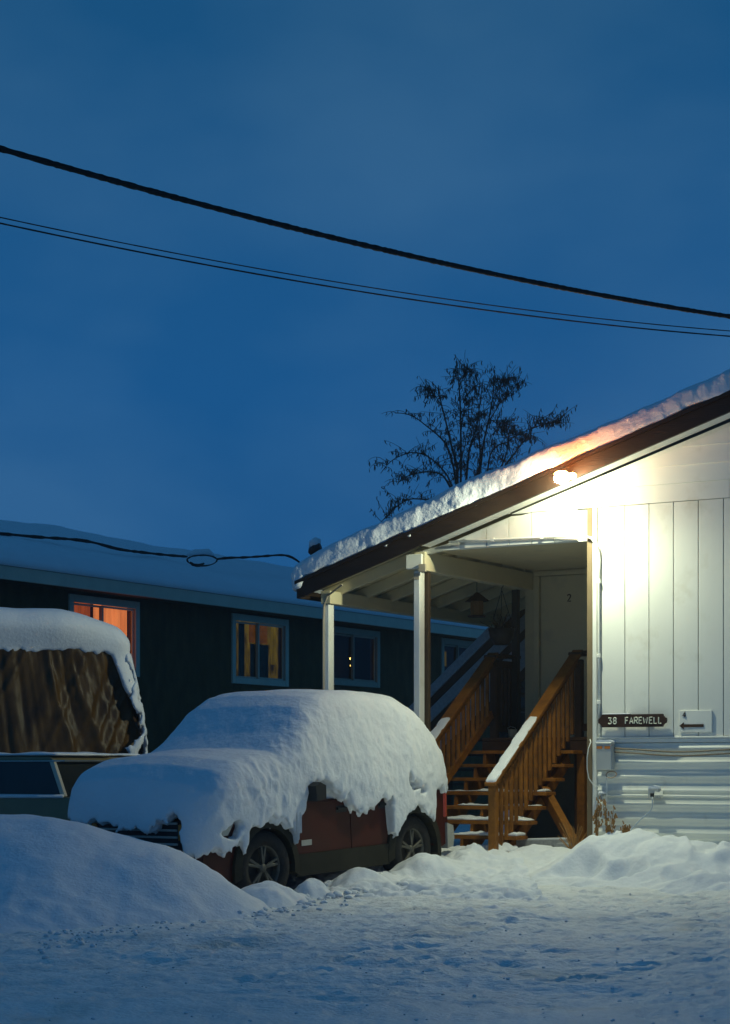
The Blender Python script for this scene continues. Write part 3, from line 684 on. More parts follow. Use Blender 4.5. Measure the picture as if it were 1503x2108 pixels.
# ------------------------------------------------------------------ porch stairs
st = thing('porch_stairs', 'open wooden porch stairs with stained railings leading up to door 2', 'stairs', W(0, 0, 0), TH)
UR, UL = -1.15, -2.29
def sp(b, n, m, **k): return b.build(n, m, st, **k)
TW = lambda k: (-.05 + .25 * k, .262 + .1625 * k)
for k in range(8):
    v, z = TW(k)
    t = sp(MB().box((UL - .14, v, z - .04), (UR + .14, v + .27, z), .005), 'tread', CEDAR)
    if k < 5:
        sx, sy, sz = grid3((UL - .16, v - .02, z - .01), (UR + .16, v + .3, z + .07), .02)
        d = sz - z - (.022 if k < 3 else .010) - .030 * fbm(sx, sy, 0, 3.2, 2, 200 + k) - .012 * fbm(sx, sy, sz, 12, 2, 230 + k)
        cover = np.maximum(np.abs(sx - (UL + UR) / 2) - (UR - UL) / 2 - .13, np.maximum(v + .01 - sy, sy - v - .26))
        F = smax(smax(d, cover, .03), z + .001 - sz, .01)
        if (F < 0).any():
            Ps, Fs = surface_nets(F, (UL - .16, v - .02, z - .01), .02)
            np_mesh('tread_snow', Ps, Fs, SNOW, t)
for us in (UL + .1, UR - .1, (UL + UR) / 2):                       # saw tooth stringers
    poly = [(-.02, .02)]
    for k in range(8):
        v, z = TW(k); poly += [(v + .02, z - .042), (v + .25, z - .042)]
    poly += [(2.02, 1.18), (.25, .02)]
    sp(MB().prism(poly, us - .019, us + .019, 'x'), 'stringer', CEDAR)
for us in (UR - .06,):
    sp(MB().bar((us, .12, .07), (us, 2.0, 1.30), .04, .16), 'stringer', CEDAR)
railz = lambda v: 1.16 + .677 * v
for us, v0, side in ((UR, -.20, 1), (UL, -.20, -1)):
    hr = sp(MB().bar((us, v0, railz(v0) - .02), (us, 2.16, railz(2.16) - .02), .14, .04), 'handrail', CEDAR)
    va, vb = (-.195, 1.0) if side == 1 else (-.195, 1.05)
    sx, sy, sz = grid3((us - .09, va - .04, -.03), (us + .09, vb + .04, .08), .014)
    hgt = .022 * sstep(vb, vb - .35, sy) + .012 * fbm(sx, sy, 0, 7, 2, 260) - .003
    F = smax(smax(sz - hgt, np.abs(sx - us) - .066 - .008 * fbm(sx, sy, 0, 9, 2, 263), .02), np.maximum(va - sy, sy - vb), .02); F = np.maximum(F, -sz - .004)
    Ps, Fs = surface_nets(F, (us - .09, va - .04, -.03), .014); Ps[:, 2] += railz(Ps[:, 1]) + .004
    np_mesh('snow_strip', Ps, Fs, SNOW, hr)
    sp(MB().bar((us, v0 + .06, railz(v0 + .06) - .10), (us, 2.1, railz(2.1) - .10), .038, .09), 'under_rail', CEDAR)
    zb = (lambda v: railz(v) - .73) if side == -1 else (lambda v: railz(v) - .86)
    if side == -1: sp(MB().bar((us, .05, zb(.05)), (us, 2.1, zb(2.1)), .04, .10), 'bottom_rail', CEDAR)
    v = .06
    while v < 2.06:
        sp(MB().box((us - .019, v, zb(v) - .04), (us + .019, v + .038, railz(v) - .06), .003), 'baluster', CEDAR); v += .127
    sp(MB().box((us - .045, -.16, .05), (us + .045, -.07, railz(-.16) - .045), .006), 'newel_post', CEDAR)
    nw = sp(MB().box((us - .045, 2.14, -.05), (us + .045, 2.23, 2.50), .006), 'newel_post', DARKWOOD)  # same wood as below; porch shade put into newel and cap colour
    sp(MB().box((us - .09, 2.06, 2.545), (us + .09, 2.36, 2.585), .006), 'newel_cap', DARKWOOD)
# landing; porch shade is put into the dark colour of its rails and balusters
i = 0
v = 1.96
while v < DV - .05:
    sp(MB().box((UL - .06, v, 1.52), (-.05, min(v + .138, DV - .012), 1.56), .004), 'deck_board', DARKWOOD); v += .142
sp(MB().box((UL - .06, 1.965, 1.36), (-.05, 2.0, 1.515), .004), 'rim_joist', DARKWOOD)
sp(MB().bar((UL, 2.24, 2.585), (UL, DV - .01, 2.585), .14, .04), 'landing_rail', DARKWOOD)
sp(MB().bar((UL, 2.24, 2.48), (UL, DV - .01, 2.48), .04, .09), 'landing_rail', DARKWOOD); sp(MB().bar((UL, 2.24, 1.68), (UL, DV - .01, 1.68), .04, .09), 'landing_rail', DARKWOOD)
v = 2.28
while v < DV - .05:
    sp(MB().box((UL - .019, v, 1.72), (UL + .019, v + .038, 2.44), .003), 'baluster', DARKWOOD); v += .10
sp(MB().bar((UR + .05, 2.19, 2.585), (-.06, 2.19, 2.585), .14, .04, up=(0, 0, 1)), 'landing_rail', DARKWOOD)
sp(MB().bar((UR + .05, 2.19, 1.68), (-.06, 2.19, 1.68), .04, .09), 'landing_rail', DARKWOOD)
uu = UR + .12
while uu < -.1:
    sp(MB().box((uu, 2.171, 1.72), (uu + .038, 2.209, 2.56), .003), 'baluster', DARKWOOD); uu += .13
sp(MB().bar((UR - .02, 1.25, .92), (-.30, .35, .20), .09, .13), 'brace', CEDAR)
sp(MB().box((UR + .05, 2.0, -.05), (UR + .15, 2.1, 1.36), .005), 'support_post', CEDAR)
sp(MB().box((-.45, 2.0, -.05), (-.35, 2.1, 1.36), .005), 'support_post', CEDAR)
bk = thing('bucket', 'small pale bucket standing on the dark porch landing', 'bucket', W(-2.16, 2.42, 1.56), TH)
MB().lathe([(0, 0), (.05, 0), (.058, .11), (.052, .11), (.046, .01), (0, .01)], n=16).build('pail', OLDWHITE, bk, True); MB().tube([(-.056, 0, .1), (-.05, -.03, .13), (0, -.05, .145), (.05, -.03, .13), (.056, 0, .1)], .004, 6).build('handle', METAL, bk)
bt = thing('timber_beam', 'grey timber lying on the ground under the porch stairs', 'timber', W(-.95, .62, .27), TH)
MB().bar((-.3, 0, .04), (.42, -.02, .07), .16, .11).build('beam', GREYWOOD, bt); MB().bar((-.28, -.0, .104), (.40, -.02, .130), .13, .02).build('snow_cover', SNOW, bt)
bt2 = thing('timber_block', 'short sawn block at the foot of the diagonal stair brace', 'timber', W(-.46, .30, .12), TH)
MB().box((-.10, -.05, 0), (.10, .1, .24), .008).build('block', GREYWOOD, bt2)

# things hanging in the porch
ln = thing('bird_feeder', 'small wooden bird feeder with pointed roof hanging under the porch', 'bird feeder', W(-2.62, 2.35, 3.05), TH)
FEED = mat('feeder_wood', (.30, .16, .06), .7, .2)
MB().lathe([(0, .345), (.02, .34), (.06, .31), (.165, .235), (.17, .225), (.02, .235)], n=4).build('roof', DARKWOOD, ln); MB().lathe([(.001, .05), (.085, .05), (.085, .235), (.001, .235)], n=8).build('body', FEED, ln)
MB().lathe([(.001, 0.03), (.12, .03), (.12, .05), (.001, .05)], n=8).build('tray', DARKWOOD, ln); MB().tube([(0, 0, .34), (0, 0, .72)], .004, 5).build('cord', BLACKRUB, ln)
hbk = thing('hanging_basket', 'dark hanging flower basket with dried plant on cords below the porch beam', 'hanging basket', W(-2.13, 2.06, 2.70), TH)
MB().lathe([(0, 0), (.09, .0), (.14, .08), (.17, .2), (.155, .2), (.12, .16), (0, .15)], n=18).build('pot', DARK, hbk, True)
for a in (0, 2.1, 4.2): MB().tube([(.16 * math.cos(a), .16 * math.sin(a), .2), (.0, .0, .68)], .004, 5).build('cord', BLACKRUB, hbk)
MB().tube([(0, 0, .68), (0, 0, .70), (.02, 0, .72), (.02, 0, .75), (0, 0, .765), (-.02, 0, .75)], .006, 6).build('hook', DARK, hbk)
dp = MB()
for i in range(90):
    a, e = random.uniform(0, 6.28), random.uniform(.2, 1.4); L = random.uniform(.08, .26); b = Vector((random.uniform(-.1, .1), random.uniform(-.1, .1), .17))
    d = Vector((math.cos(a) * math.cos(e), math.sin(a) * math.cos(e), math.sin(e))); q = b + d * L; dp.tube([b, b + d * L * .6, q + Vector((0, 0, -.06 * random.random()))], [.006, .004, .003], 4)
dp.build('dried_plant', BARK, hbk)

# ------------------------------------------------------------------ stairs and ramp rails behind the porch
bs = thing('back_stairs', 'second outdoor staircase with weathered grey boards seen behind the porch', 'stairs', W(-4.4, 4.5, .1), TH)
f_ = lambda u: 2.246 + .86 * (u + 4.384) - .1
for off, w_, m_, n_ in ((.06, .13, GREYWOOD, 'side_board'), (-.10, .10, DARKWOOD, 'rail'), (-.27, .15, GREYWOOD, 'side_board'), (-.44, .10, DARKWOOD, 'rail'), (-.70, .3, GREYWOOD, 'side_board'), (-.97, .12, DARKWOOD, 'stringer')):
    MB().bar((-.9, 0, f_(-5.3) + off), (1.6, 0, f_(-2.8) + off), .05, w_, up=(0, 0, 1)).build(n_, m_, bs)
for uu in (-.85, .15, 1.2):
    MB().box((uu, .03, -.2), (uu + .09, .12, f_(uu - 4.4) + .0), .005).build('post', DARKWOOD, bs)
for k in range(9):
    uu = -.8 + k * .24; MB().box((uu, .06, f_(uu - 4.4) - 1.02), (uu + .27, 1.0, f_(uu - 4.4) - .98), .004).build('tread', DARKWOOD, bs)

# ------------------------------------------------------------------ dark apartment house on the left
UA = -11.0
ah = thing('apartment_house', 'long dark green house with white eave board and deep snow on its roof', 'house', W(UA, 0, 0), TH)
def an(b, n, m, **k): return b.build(n, m, ah, **k)
V0, V1 = -4.0, 19.6
WIN = [(4.62, 6.44, 2.69, 3.93), (9.148, 10.994, 2.69, 3.935), (12.50, 14.378, 2.79, 3.92), (17.0, 18.7, 2.80, 3.95)]
cuts = [V0] + [c for w_ in WIN for c in (w_[0] + .07, w_[1] - .07)] + [V1]
wb = MB()
for i in range(0, len(cuts), 2): wb.box((-.16, cuts[i], -.2), (0, cuts[i + 1], 4.2), .0005)
for (a, b, zb, zt) in WIN: wb.box((-.16, a + .071, -.2), (0, b - .071, zb + .07), .0005).box((-.16, a + .071, zt - .07), (0, b - .071, 4.2), .0005)
an(wb, 'wall', DARKWALL)
an(MB().box((-6.6, V1 - .02, -.2), (-.17, V1 + .1, 4.2), .001), 'end_wall', DARKWALL)
CUR = [emat('orange_curtain_dark', (.36, .065, .018), 1.0, .35, 7, (1, 3, .25)), emat('orange_curtain_lit', (.9, .24, .075), 1.1, .28, 5, (1, 3, .25))]  # room light is put into curtain, drape and blind materials as glow
YEL = emat('dim_yellow_room', (.16, .10, .012), .55, .9, 5, (1, 2.2, .8)); YEL2 = emat('yellow_drape', (.30, .19, .015), .36, .6, 5, (1, 3.5, .5)); CLOTH = mat('hung_cloth', (.12, .11, .08), .9, .5, 6)
BRN = emat('amber_blind', (.34, .11, .012), .28, .4, 6, (1, 1, 4))
def curtain(par, m, v0, v1, z0, z1, x, n=18, amp=.03, name='curtain'):
    vs, fs = [], []
    k = n * 4
    for i in range(k + 1):
        t = i / k; d = x + amp * math.sin(t * n * 2.2) + amp * .5 * math.sin(t * n * 5.1 + 1)
        vs += [(d, v0 + (v1 - v0) * t, z0), (d * 1.0, v0 + (v1 - v0) * t, z1)]
    for i in range(k): fs.append((2 * i, 2 * i + 2, 2 * i + 3, 2 * i + 1))
    return MB().add(vs, fs).build(name, m, par, smooth=True, fix=False)
for wi, (a, b, zb, zt) in enumerate(WIN):
    T = .11
    fr = MB().box((-.005, a, zb), (.035, a + T, zt), .006).box((-.005, b - T, zb), (.035, b, zt), .006).box((-.005, a + T + .001, zb), (.033, b - T - .001, zb + T), .006).box((-.005, a + T + .001, zt - T * 1.1), (.038, b - T - .001, zt), .006)
    wf = an(fr, 'window', OLDWHITE if wi < 2 else GREYTRIM)
    s = MB(); mid = (a + b) / 2 - .02; i0, i1, j0, j1 = a + T, b - T, zb + T, zt - T * 1.1
    for (p, q, xx) in ((i0, mid + .03, -.07), (mid - .01, i1, -.03)):
        s.box((xx - .018, p, j0), (xx + .018, p + .035, j1), .003).box((xx - .018, q - .035, j0), (xx + .018, q, j1), .003).box((xx - .016, p + .036, j0), (xx + .016, q - .036, j0 + .035), .003).box((xx - .016, p + .036, j1 - .035), (xx + .016, q - .036, j1), .003)
    s.build('sash', OLDWHITE if wi < 2 else GREYTRIM, wf)
    for (p, q, xx) in ((i0 + .036, mid - .006, -.07), (mid + .026, i1 - .036, -.03)):
        MB().box((xx - .003, p, j0 + .036), (xx + .003, q, j1 - .036), .0005).build('pane', GLASS, wf)
    MB().box((-.64, a - .2, zb - .3), (-.60, b + .72, zt + .1), .001).box((-.60, a - .2, zb - .32), (-.165, b + .72, zb - .3), .001).box((-.60, a - .2, zt + .1), (-.165, b + .72, zt + .12), .001).box((-.60, a - .23, zb - .3), (-.165, a - .2, zt + .1), .001).box((-.60, b + .72, zb - .3), (-.165, b + .75, zt + .1), .001).build('room', ROOMDARK, wf)
    if wi == 0:
        curtain(wf, CUR[0], i0 - .05, mid - .02, j0 - .1, j1 + .1, -.24, 11); curtain(wf, CUR[1], mid + .0, i1 + .05, j0 - .1, j1 + .1, -.22, 9)
    elif wi == 1:
        MB().box((-.50, a + .05, zb - .2), (-.49, b + .65, zt), .001).build('room_glow', YEL, wf)
        curtain(wf, YEL2, i0, i0 + .32, j0 + .55, j1, -.2, 6, .02, 'drape'); curtain(wf, CLOTH, i0 + .40, i0 + .62, j0, j1, -.2, 5, .02, 'drape')
        MB().box((-.25, mid + .03, j1 - .34), (-.23, i1 - .22, j1), .001).build('blind', BRN, wf)
        curtain(wf, CLOTH, mid + .03, i1 - .18, j0, j1 - .36, -.23, 7, .02, 'hung_cloth'); curtain(wf, YEL2, i1 - .17, i1, j0 + .3, j1, -.2, 4, .02, 'drape')
    elif wi == 2:
        fl = emat('fairy_light', (1.0, .62, .16), 7, .1)
        for (vv, zz) in ((13.78, 3.36), (13.83, 3.29), (13.80, 3.22), (12.66, 3.12), (12.69, 3.02), (12.66, 2.97)):
            MB().lathe([(0, -.026), (.02, -.018), (.026, 0), (.02, .018), (0, .026)], (-.3, vv, zz), 8).build('fairy_light', fl, wf)
    else:
        MB().box((-.5, mid + .05, j1 - .42), (-.48, mid + .32, j1 - .1), .001).build('lampshade', YEL2, wf)
# roof, fascia, snow
EU = .46; AP = .305
rz = lambda du: 4.16 + AP * (EU - du)           # du measured from the wall, negative inwards
RU = -3.0
an(MB().box((EU - .02, V0, 3.965), (EU + .02, V1 + .3, 4.165), .004), 'fascia', OLDWHITE)
an(MB().box((.001, V0, 3.98), (EU - .021, V1 + .25, 4.0), .002), 'soffit', DARKWALL)
an(MB().prism([(EU, 4.166), (RU, rz(RU)), (2 * RU - EU, 4.166), (2 * RU - EU, 4.12), (RU, rz(RU) - .06), (EU - .03, 4.12)], V0, V1 + .3), 'roof', ROOFING)
prof = []
for t in np.linspace(0, 1, 60):
    du = EU + .05 - t * (EU + .05 - RU); zz = rz(du) + .30 * (1 - math.exp(-t * 22)) ** .7; prof.append((du, zz))
prof = [(EU + .03, 4.168), (EU + .062, 4.19)] + prof[1:] + [(2 * RU - d, z) for d, z in prof[::-1]]
pv = np.arange(V0, V1 + .36, .12); pu = np.array(prof)
vs = np.zeros((len(pv), len(pu), 3)); vs[..., 0] = pu[None, :, 0]; vs[..., 1] = pv[:, None]; 
nzz = fbm(vs[..., 0], vs[..., 1], 0, .5, 2, 300) * .05 + fbm(vs[..., 0], vs[..., 1], 0, 2.2, 2, 303) * .012
ramp = np.clip(np.arange(len(pu)) / 14, 0, 1)[None, :] * np.clip((len(pu) - 1 - np.arange(len(pu))) / 14, 0, 1)[None, :]
vs[..., 2] = pu[None, :, 1] + nzz * ramp
np_mesh('snow_cover', vs.reshape(-1, 3), grid_faces(len(pv), len(pu)), SNOW, ah)
an(MB().box((EU + .02, 2.0, 3.985), (EU + .1, 2.35, 4.17), .01), 'gutter_end', GREYTRIM)
MB().prism([(EU + .05, 4.17), (RU, rz(RU) + .29), (2 * RU - EU, 4.17)], V1 + .335, V1 + .355).build('snow_edge', SNOW, ah)
# service cable lying along the snowy roof
def cable_pts(pts, step):
    out = []
    for a, b in zip(pts[:-1], pts[1:]):
        n = max(1, int((b - a).length / step)); out += [a.lerp(b, i / n) for i in range(n)]
    return out + [pts[-1]]
def smooth_pts(P, it=3):
    P = [Vector(p) for p in P]
    for _ in range(it): P = [P[0]] + [(P[i - 1] + P[i] * 2 + P[i + 1]) / 4 for i in range(1, len(P) - 1)] + [P[-1]]
    return P
UCB = -11.6
lw = lambda px, py: W(*on_u(px, py, UCB))
raw = [(-160, 1088), (0, 1098), (78, 1106), (150, 1110), (195, 1116), (240, 1131), (300, 1138), (345, 1143), (385, 1146)]
p1 = smooth_pts(cable_pts([lw(*p) for p in raw], .09), 12)
raw2 = [(448, 1151), (470, 1148), (500, 1148), (545, 1145), (580, 1142), (600, 1144), (610, 1149), (616, 1157)]
p2 = smooth_pts(cable_pts([lw(*p) for p in raw2], .09), 5)
base = lw(415, 1152)
sc_ = thing('service_cable', 'frosted black service cable with a splice loop above the snowy dark house roof', 'cable', base)
def frosty(b, P, r, am, seed, n=7):
    rs = [r * (1 + am * random.uniform(-1, 1)) for _ in P]; return b.tube([p for p in P], rs, n)
sub = lambda P, o: [p - o for p in P]
frosty(MB(), sub(p1, base), .024, .28, 1).build('cable_run', BLACKRUB, sc_); frosty(MB(), sub(p2, base), .022, .28, 2).build('cable_run', BLACKRUB, sc_)
ring = lambda cx, cy, rx, ry, a0, a1, n=16: [lw(cx + rx * math.cos(a), cy + ry * math.sin(a)) for a in np.linspace(a0, a1, n)]
frosty(MB(), sub(ring(416, 1153, 31, 10, 3.3, 6.2), base), .014, .3, 3).build('splice_loop', BLACKRUB, sc_)
frosty(MB(), sub(ring(416, 1152, 31, 13, 0.0, 3.3), base), .013, .3, 4).build('splice_loop', BLACKRUB, sc_)
MB().tube(sub([lw(392, 1158), lw(400, 1164), lw(410, 1164), lw(420, 1160)], base), [.02, .035, .03, .015], 7).build('splice_sleeve', BLACKRUB, sc_)
MB().tube(sub([lw(386, 1142), lw(400, 1137), lw(418, 1136), lw(428, 1136), lw(440, 1143)], base), [.02, .055, .05, .06, .02], 8).build('snow_cover', SNOW, sc_, True)

# ------------------------------------------------------------------ parked vehicle under deep snow
KS = .945
h = np.array([-.58, -.815]); h /= np.linalg.norm(h); l_ = np.array([.815, -.58]); l_ /= np.linalg.norm(l_)
A = np.array([(553 - 751.5) / 4000 * 20, 20.]) - l_ * .93
suv = thing('parked_suv', 'maroon suv buried under thick snow, parked nose out before the porch', 'suv', (A[0] * KS, A[1] * KS, -.161), math.atan2(h[1], h[0]), scale=KS)
suv.rotation_euler = (0, R(2.2), math.atan2(h[1], h[0]))
def cp(b, n, m, par=None, **k): return b.build(n, m, par or suv, **k)
ZW = .40; XR = -2.72
def arch(cx, r, z0, n=12, rev=False):
    a = np.linspace(math.pi, 0, n) if not rev else np.linspace(0, math.pi, n)
    return [(cx + r * math.cos(t), ZW + r * math.sin(t)) for t in a]
YB = .90
lower = [(-3.42, .42), (-3.46, .62), (-3.42, 1.05), (-.25, 1.06), (.72, 1.00), (.90, .88), (.93, .55), (.88, .34)] + [(.50, .30)] + arch(0, .44, .3, 12, True) + [(-.5, .30), (XR + .5, .30)] + arch(XR, .44, .3, 12, True) + [(XR - .5, .36)]
cp(MB().prism(lower, -YB, YB), 'body', MAROON)
cp(MB().prism([(-.3, 1.06), (-1.12, 1.72), (-3.05, 1.72), (-3.40, 1.06)], -.74, .74), 'greenhouse', CARGLASS)
cp(MB().prism([(-1.06, 1.70), (-1.2, 1.765), (-3.0, 1.76), (-3.12, 1.70)], -.76, .76), 'roof_panel', MAROON)
# doors (left and right), a little proud of the body
for s in (1, -1):
    y0, y1 = s * YB, s * (YB + .012)
    fd = [(-.52, .36), (-.50, 1.03), (-1.48, 1.04), (-1.50, .36)]
    rd = [(-1.515, .36), (-1.495, 1.04), (-2.30, 1.04), (-2.28, .80), (-2.17, .55), (-2.14, .36)]
    for poly, hx in ((fd, -1.33), (rd, -2.12)):
        d = cp(MB().prism(poly, y0, y1), 'door', MAROON)
        MB().box((hx - .09, s * (YB + .013), .93), (hx + .09, s * (YB + .035), .96), .006).build('handle', DARK, d)
        MB().box((hx - .10, s * (YB + .0125), .90), (hx + .10, s * (YB + .0155), .975), .004).build('handle_recess', DARK, d)
    cp(MB().prism([(-.50, .27), (-.50, .50), (-2.20, .50), (-2.20, .27)], y0, s * (YB + .03)), 'rocker_cladding', CLAD)
    for cx in (0, XR):
        ring_o = [(cx + .54 * math.cos(t), ZW - .02 + .54 * math.sin(t)) for t in np.linspace(-.18, math.pi + .18, 18)]
        ring_i = [(cx + .44 * math.cos(t), ZW - .02 + .44 * math.sin(t)) for t in np.linspace(math.pi + .12, -.12, 18)]
        n_ = len(ring_o); b = MB(); vs = []
        for (p, q) in zip(ring_o, ring_i[::-1]): vs += [(p[0], y0 - s * .05, p[1]), (p[0], s * (YB + .035), p[1]), (q[0], s * (YB + .05), q[1]), (q[0], y0 - s * .2, q[1])]
        fs = []
        for i in range(n_ - 1):
            for k in range(4): fs.append((4 * i + k, 4 * i + (k + 1) % 4, 4 * i + 4 + (k + 1) % 4, 4 * i + 4 + k))
        fs += [(0, 1, 2, 3), tuple(4 * (n_ - 1) + k for k in (3, 2, 1, 0))]
        cp(b.add(vs, fs), 'wheel_arch', CLAD)
    mr = cp(MB().prism([(-.60, 1.06), (-.58, 1.22), (-.66, 1.26), (-.76, 1.22), (-.76, 1.08)], s * .93, s * 1.14), 'mirror', DARK)
    cp(MB().box((-3.44, s * .70, .72), (-3.36, s * .915, 1.25), .02), 'tail_light', REDLENS)
    hl = cp(MB().prism([(.945, .76), (.93, .92), (.70, .96), (.52, .90), (.62, .78)], s * .62, s * .925), 'headlight', CLEARLENS)
    cp(MB().box((.925, s * .56, .74), (.962, s * .615, .90), .006), 'turn_signal', AMBER)
# wheels
def wheel(cx, s, steer):
    w_ = thing('wheel', None, None, (cx, s * .80, ZW)); w_.parent = suv; w_.rotation_euler = (0, 0, steer)
    ti = MB().lathe([(.235, -.10), (.30, -.115), (.365, -.10), (.39, -.06), (.395, 0), (.39, .06), (.365, .10), (.30, .115), (.235, .10), (.235, -.10)], n=36, axis='y').build('tyre', RUBBER, w_, True)
    b = MB().lathe([(.236, s * .09), (.225, s * .085), (.215, s * .06), (.205, -s * .05)], n=32, axis='y')
    b.build('rim', ALLOY, w_, True)
    MB().lathe([(0, s * .02), (.2, s * .02), (.205, s * .0)], n=24, axis='y').build('brake_disc', DARK, w_)
    hubm = MB().lathe([(0, s * .095), (.035, s * .092), (.05, s * .07), (.05, s * .03)], n=16, axis='y'); hubm.build('hub', ALLOY, w_, True)
    sm = MB()
    for k in range(5):
        a = 2 * math.pi * k / 5 + .35
        for da in (-.13, .13):
            p = (.04 * math.cos(a), s * .075, .04 * math.sin(a)); q = (.222 * math.cos(a + da), s * .075, .222 * math.sin(a + da)); sm.bar(p, q, .028, .024, up=(0, s, 0))
    sm.build('spokes', ALLOY, w_)
for s in (1, -1): wheel(0, s, -.12); wheel(XR, s, 0)
# front end
cp(MB().box((.90, -.55, .60), (.935, .55, .93), .01), 'grille_recess', DARK)
for z in (.69, .76, .83, .90): cp(MB().box((.936, -.54, z), (.958, .54, z + .022), .004), 'grille_bar', SILVER)
cp(MB().prism([(.90, .32), (.97, .36), (1.0, .48), (.97, .62), (.90, .66)], -.90, .90), 'front_bumper', MAROON)
cp(MB().box((.99, .35, .40), (1.012, .88, .425), .004), 'bumper_strip', SILVER); cp(MB().box((.985, -.3, .38), (1.01, .3, .50), .006), 'lower_grille', DARK)
cp(MB().prism([(-3.40, .36), (-3.52, .38), (-3.55, .48), (-3.53, .62), (-3.40, .66)], -.93, .93), 'rear_bumper', SILVER)
cp(MB().box((-.78, YB + .0125, .585), (-.60, YB + .019, .645), .003), 'badge', SILVER)
# the snow lying on the vehicle
hs = .021
LO, HI = (-3.9, -1.25, .42), (1.35, 1.30, 2.42)
X, Y, Z = grid3(LO, HI, hs)
top = np.interp(X, [-3.75, -3.55, -3.40, -3.2, -2.95, -2.6, -2.2, -1.6, -1.25, -1.05, -.82, -.48, -.22, .1, .5, .75, .95, 1.06, 1.2], [.9, 1.35, 1.65, 1.88, 2.06, 2.18, 2.235, 2.25, 2.235, 2.19, 2.08, 1.80, 1.635, 1.60, 1.575, 1.50, 1.36, 1.15, .85])
sl_ = np.interp(X, [-3.75, -3.4, -2.9, -2.4, -1.3, -.9, -.4, -.15, .6, .9, 1.1], [2.0, 1.5, .7, .2, .15, .5, .8, .35, .15, .9, 1.8])
nrm = 1 / np.sqrt(1 + sl_ ** 2)
crown = .05 * (Y / .9) ** 2
wz = np.interp(Z, [.4, .9, 1.25, 1.5, 1.8, 2.05, 2.3], [1.0, 1.03, 1.045, 1.02, .955, .90, .86])
wz = wz * np.interp(X, [-3.7, -3.5, -3.2, -2.6, .4, .8, 1.0, 1.15], [.80, .88, .95, 1, 1, .985, .93, .84])
F = smax((Z - top + crown) * nrm, np.abs(Y) - wz, .26)
F = smax(F, X - 1.10 + .10 * (Y / 1.0) ** 2, .14)
F = smax(F, -(X + 3.52 - np.interp(Z, [.8, 1.3, 2.0], [0, 0, .15])), .16)
# ragged lower edge (left side / front / right side)
eL = [(-3.9, 1.03), (-3.42, 1.03), (-3.32, .98), (-3.27, 1.10), (-3.12, 1.03), (-3.08, .70), (-2.98, .72), (-2.9, .80), (-2.80, .86), (-2.67, .90), (-2.52, .88), (-2.42, .80), (-2.33, .70), (-2.27, .58), (-2.20, .60), (-2.17, .80), (-2.15, 1.05), (-2.05, 1.04), (-1.98, 1.10), (-1.92, 1.11), (-1.87, 1.0), (-1.80, .91), (-1.72, .92), (-1.66, .89), (-1.58, .93), (-1.51, .92), (-1.40, .96), (-1.32, 1.06), (-1.25, 1.10), (-1.10, 1.12), (-1.0, 1.22), (-.85, 1.24), (-.66, 1.22), (-.60, 1.10), (-.55, .97), (-.50, .95), (-.46, 1.05), (-.40, 1.08), (-.36, .90), (-.46, .60), (-.44, .57), (-.38, .68), (-.30, .78), (-.2, .86), (-.05, .89), (.1, .89), (.25, .86), (.36, .78), (.39, .60), (.43, .58), (.47, .70), (.55, .72), (.65, .70), (.72, .62), (.82, .64), (.92, .70), (1.3, .72)]
eL = sorted(eL)
edL = np.interp(X, [p[0] for p in eL], [p[1] for p in eL])
eF = [(-1.2, .88), (-1.0, .92), (-.75, .90), (-.45, .90), (-.25, .85), (-.1, .87), (.1, .845), (.3, .86), (.48, .95), (.55, 1.0), (.62, 1.0), (.66, .80), (.70, .62), (.8, .61), (.95, .66), (1.2, .68)]
edF = np.interp(Y, [p[0] for p in eF], [p[1] for p in eF])
inner = np.where((np.abs(Y) < .90) & (X < .86), 1.0, 0)
ed = np.where(Y > .86, edL, np.where(Y < -.88, .80, 1.0)); ed = np.where(X > .88, edF * 1.0, ed)
ragged = .040 * fbm(X, Y, Z * .6, 8, 2, 401) + .036 * fbm(X, Y, Z * .8, 20, 2, 405, .7)
ragged = ragged + .030 * _hash(np.floor(X * 7.3 + .4 * Z), np.floor(Y * 6.1), np.zeros_like(X), 88)
F = smax(F, (ed - Z + ragged) * .8, .018)
for (x_, y_, z_, rx, ry, rz_) in ((-2.62, 1.02, 1.13, .10, .2, .07), (-2.78, 1.02, 1.07, .10, .2, .05), (-2.50, 1.02, 1.21, .05, .2, .07), (.64, 1.0, .81, .13, .25, .07), (.55, .98, .87, .08, .2, .055), (-.82, 1.06, 1.20, .20, .25, .06), (.95, .60, .88, .25, .09, .09), (.99, -.28, .86, .25, .12, .06)):
    q = np.sqrt(((X - x_) / rx) ** 2 + ((Y - y_) / ry) ** 2 + ((Z - z_) / rz_) ** 2) - 1 + .25 * fbm(X, Y, Z, 10, 2, 411)
    F = smax(F, -q * min(rx, rz_), .015)
side = sstep(.55, .95, Y) * sstep(1.0, .2, X)
rear = np.maximum(side, sstep(-2.8, -3.3, X))
F = F + rear * (.0055 * sstep(2.05, 1.35, Z) * fbm(X + .1 * fbm(X, Y, Z, 1.5, 1, 422), Y, Z * .24, 7.5, 3, 421, .75) + .0075 * fbm(X, Y, Z * .7, 20, 2, 425)) * sstep(2.25, 1.9, Z)
F = F + rear * .011 * fbm(X, Y, Z * .6, 3.1, 2, 433) + .012 * fbm(X, Y, Z, 1.6, 2, 431) + (1 - rear) * .0035 * fbm(X, Y, Z, 11, 2, 435)
lumps = sstep(-.6, -.1, X) * sstep(.55, .9, Y) * sstep(.75, 1.1, Z) * sstep(1.5, 1.25, Z)
F = F + lumps * .016 * fbm(X, Y, Z, 6.5, 3, 441)
P, Fq = surface_nets(F, LO, hs)
np_mesh('snow_cover', P, Fq, SNOW, suv)

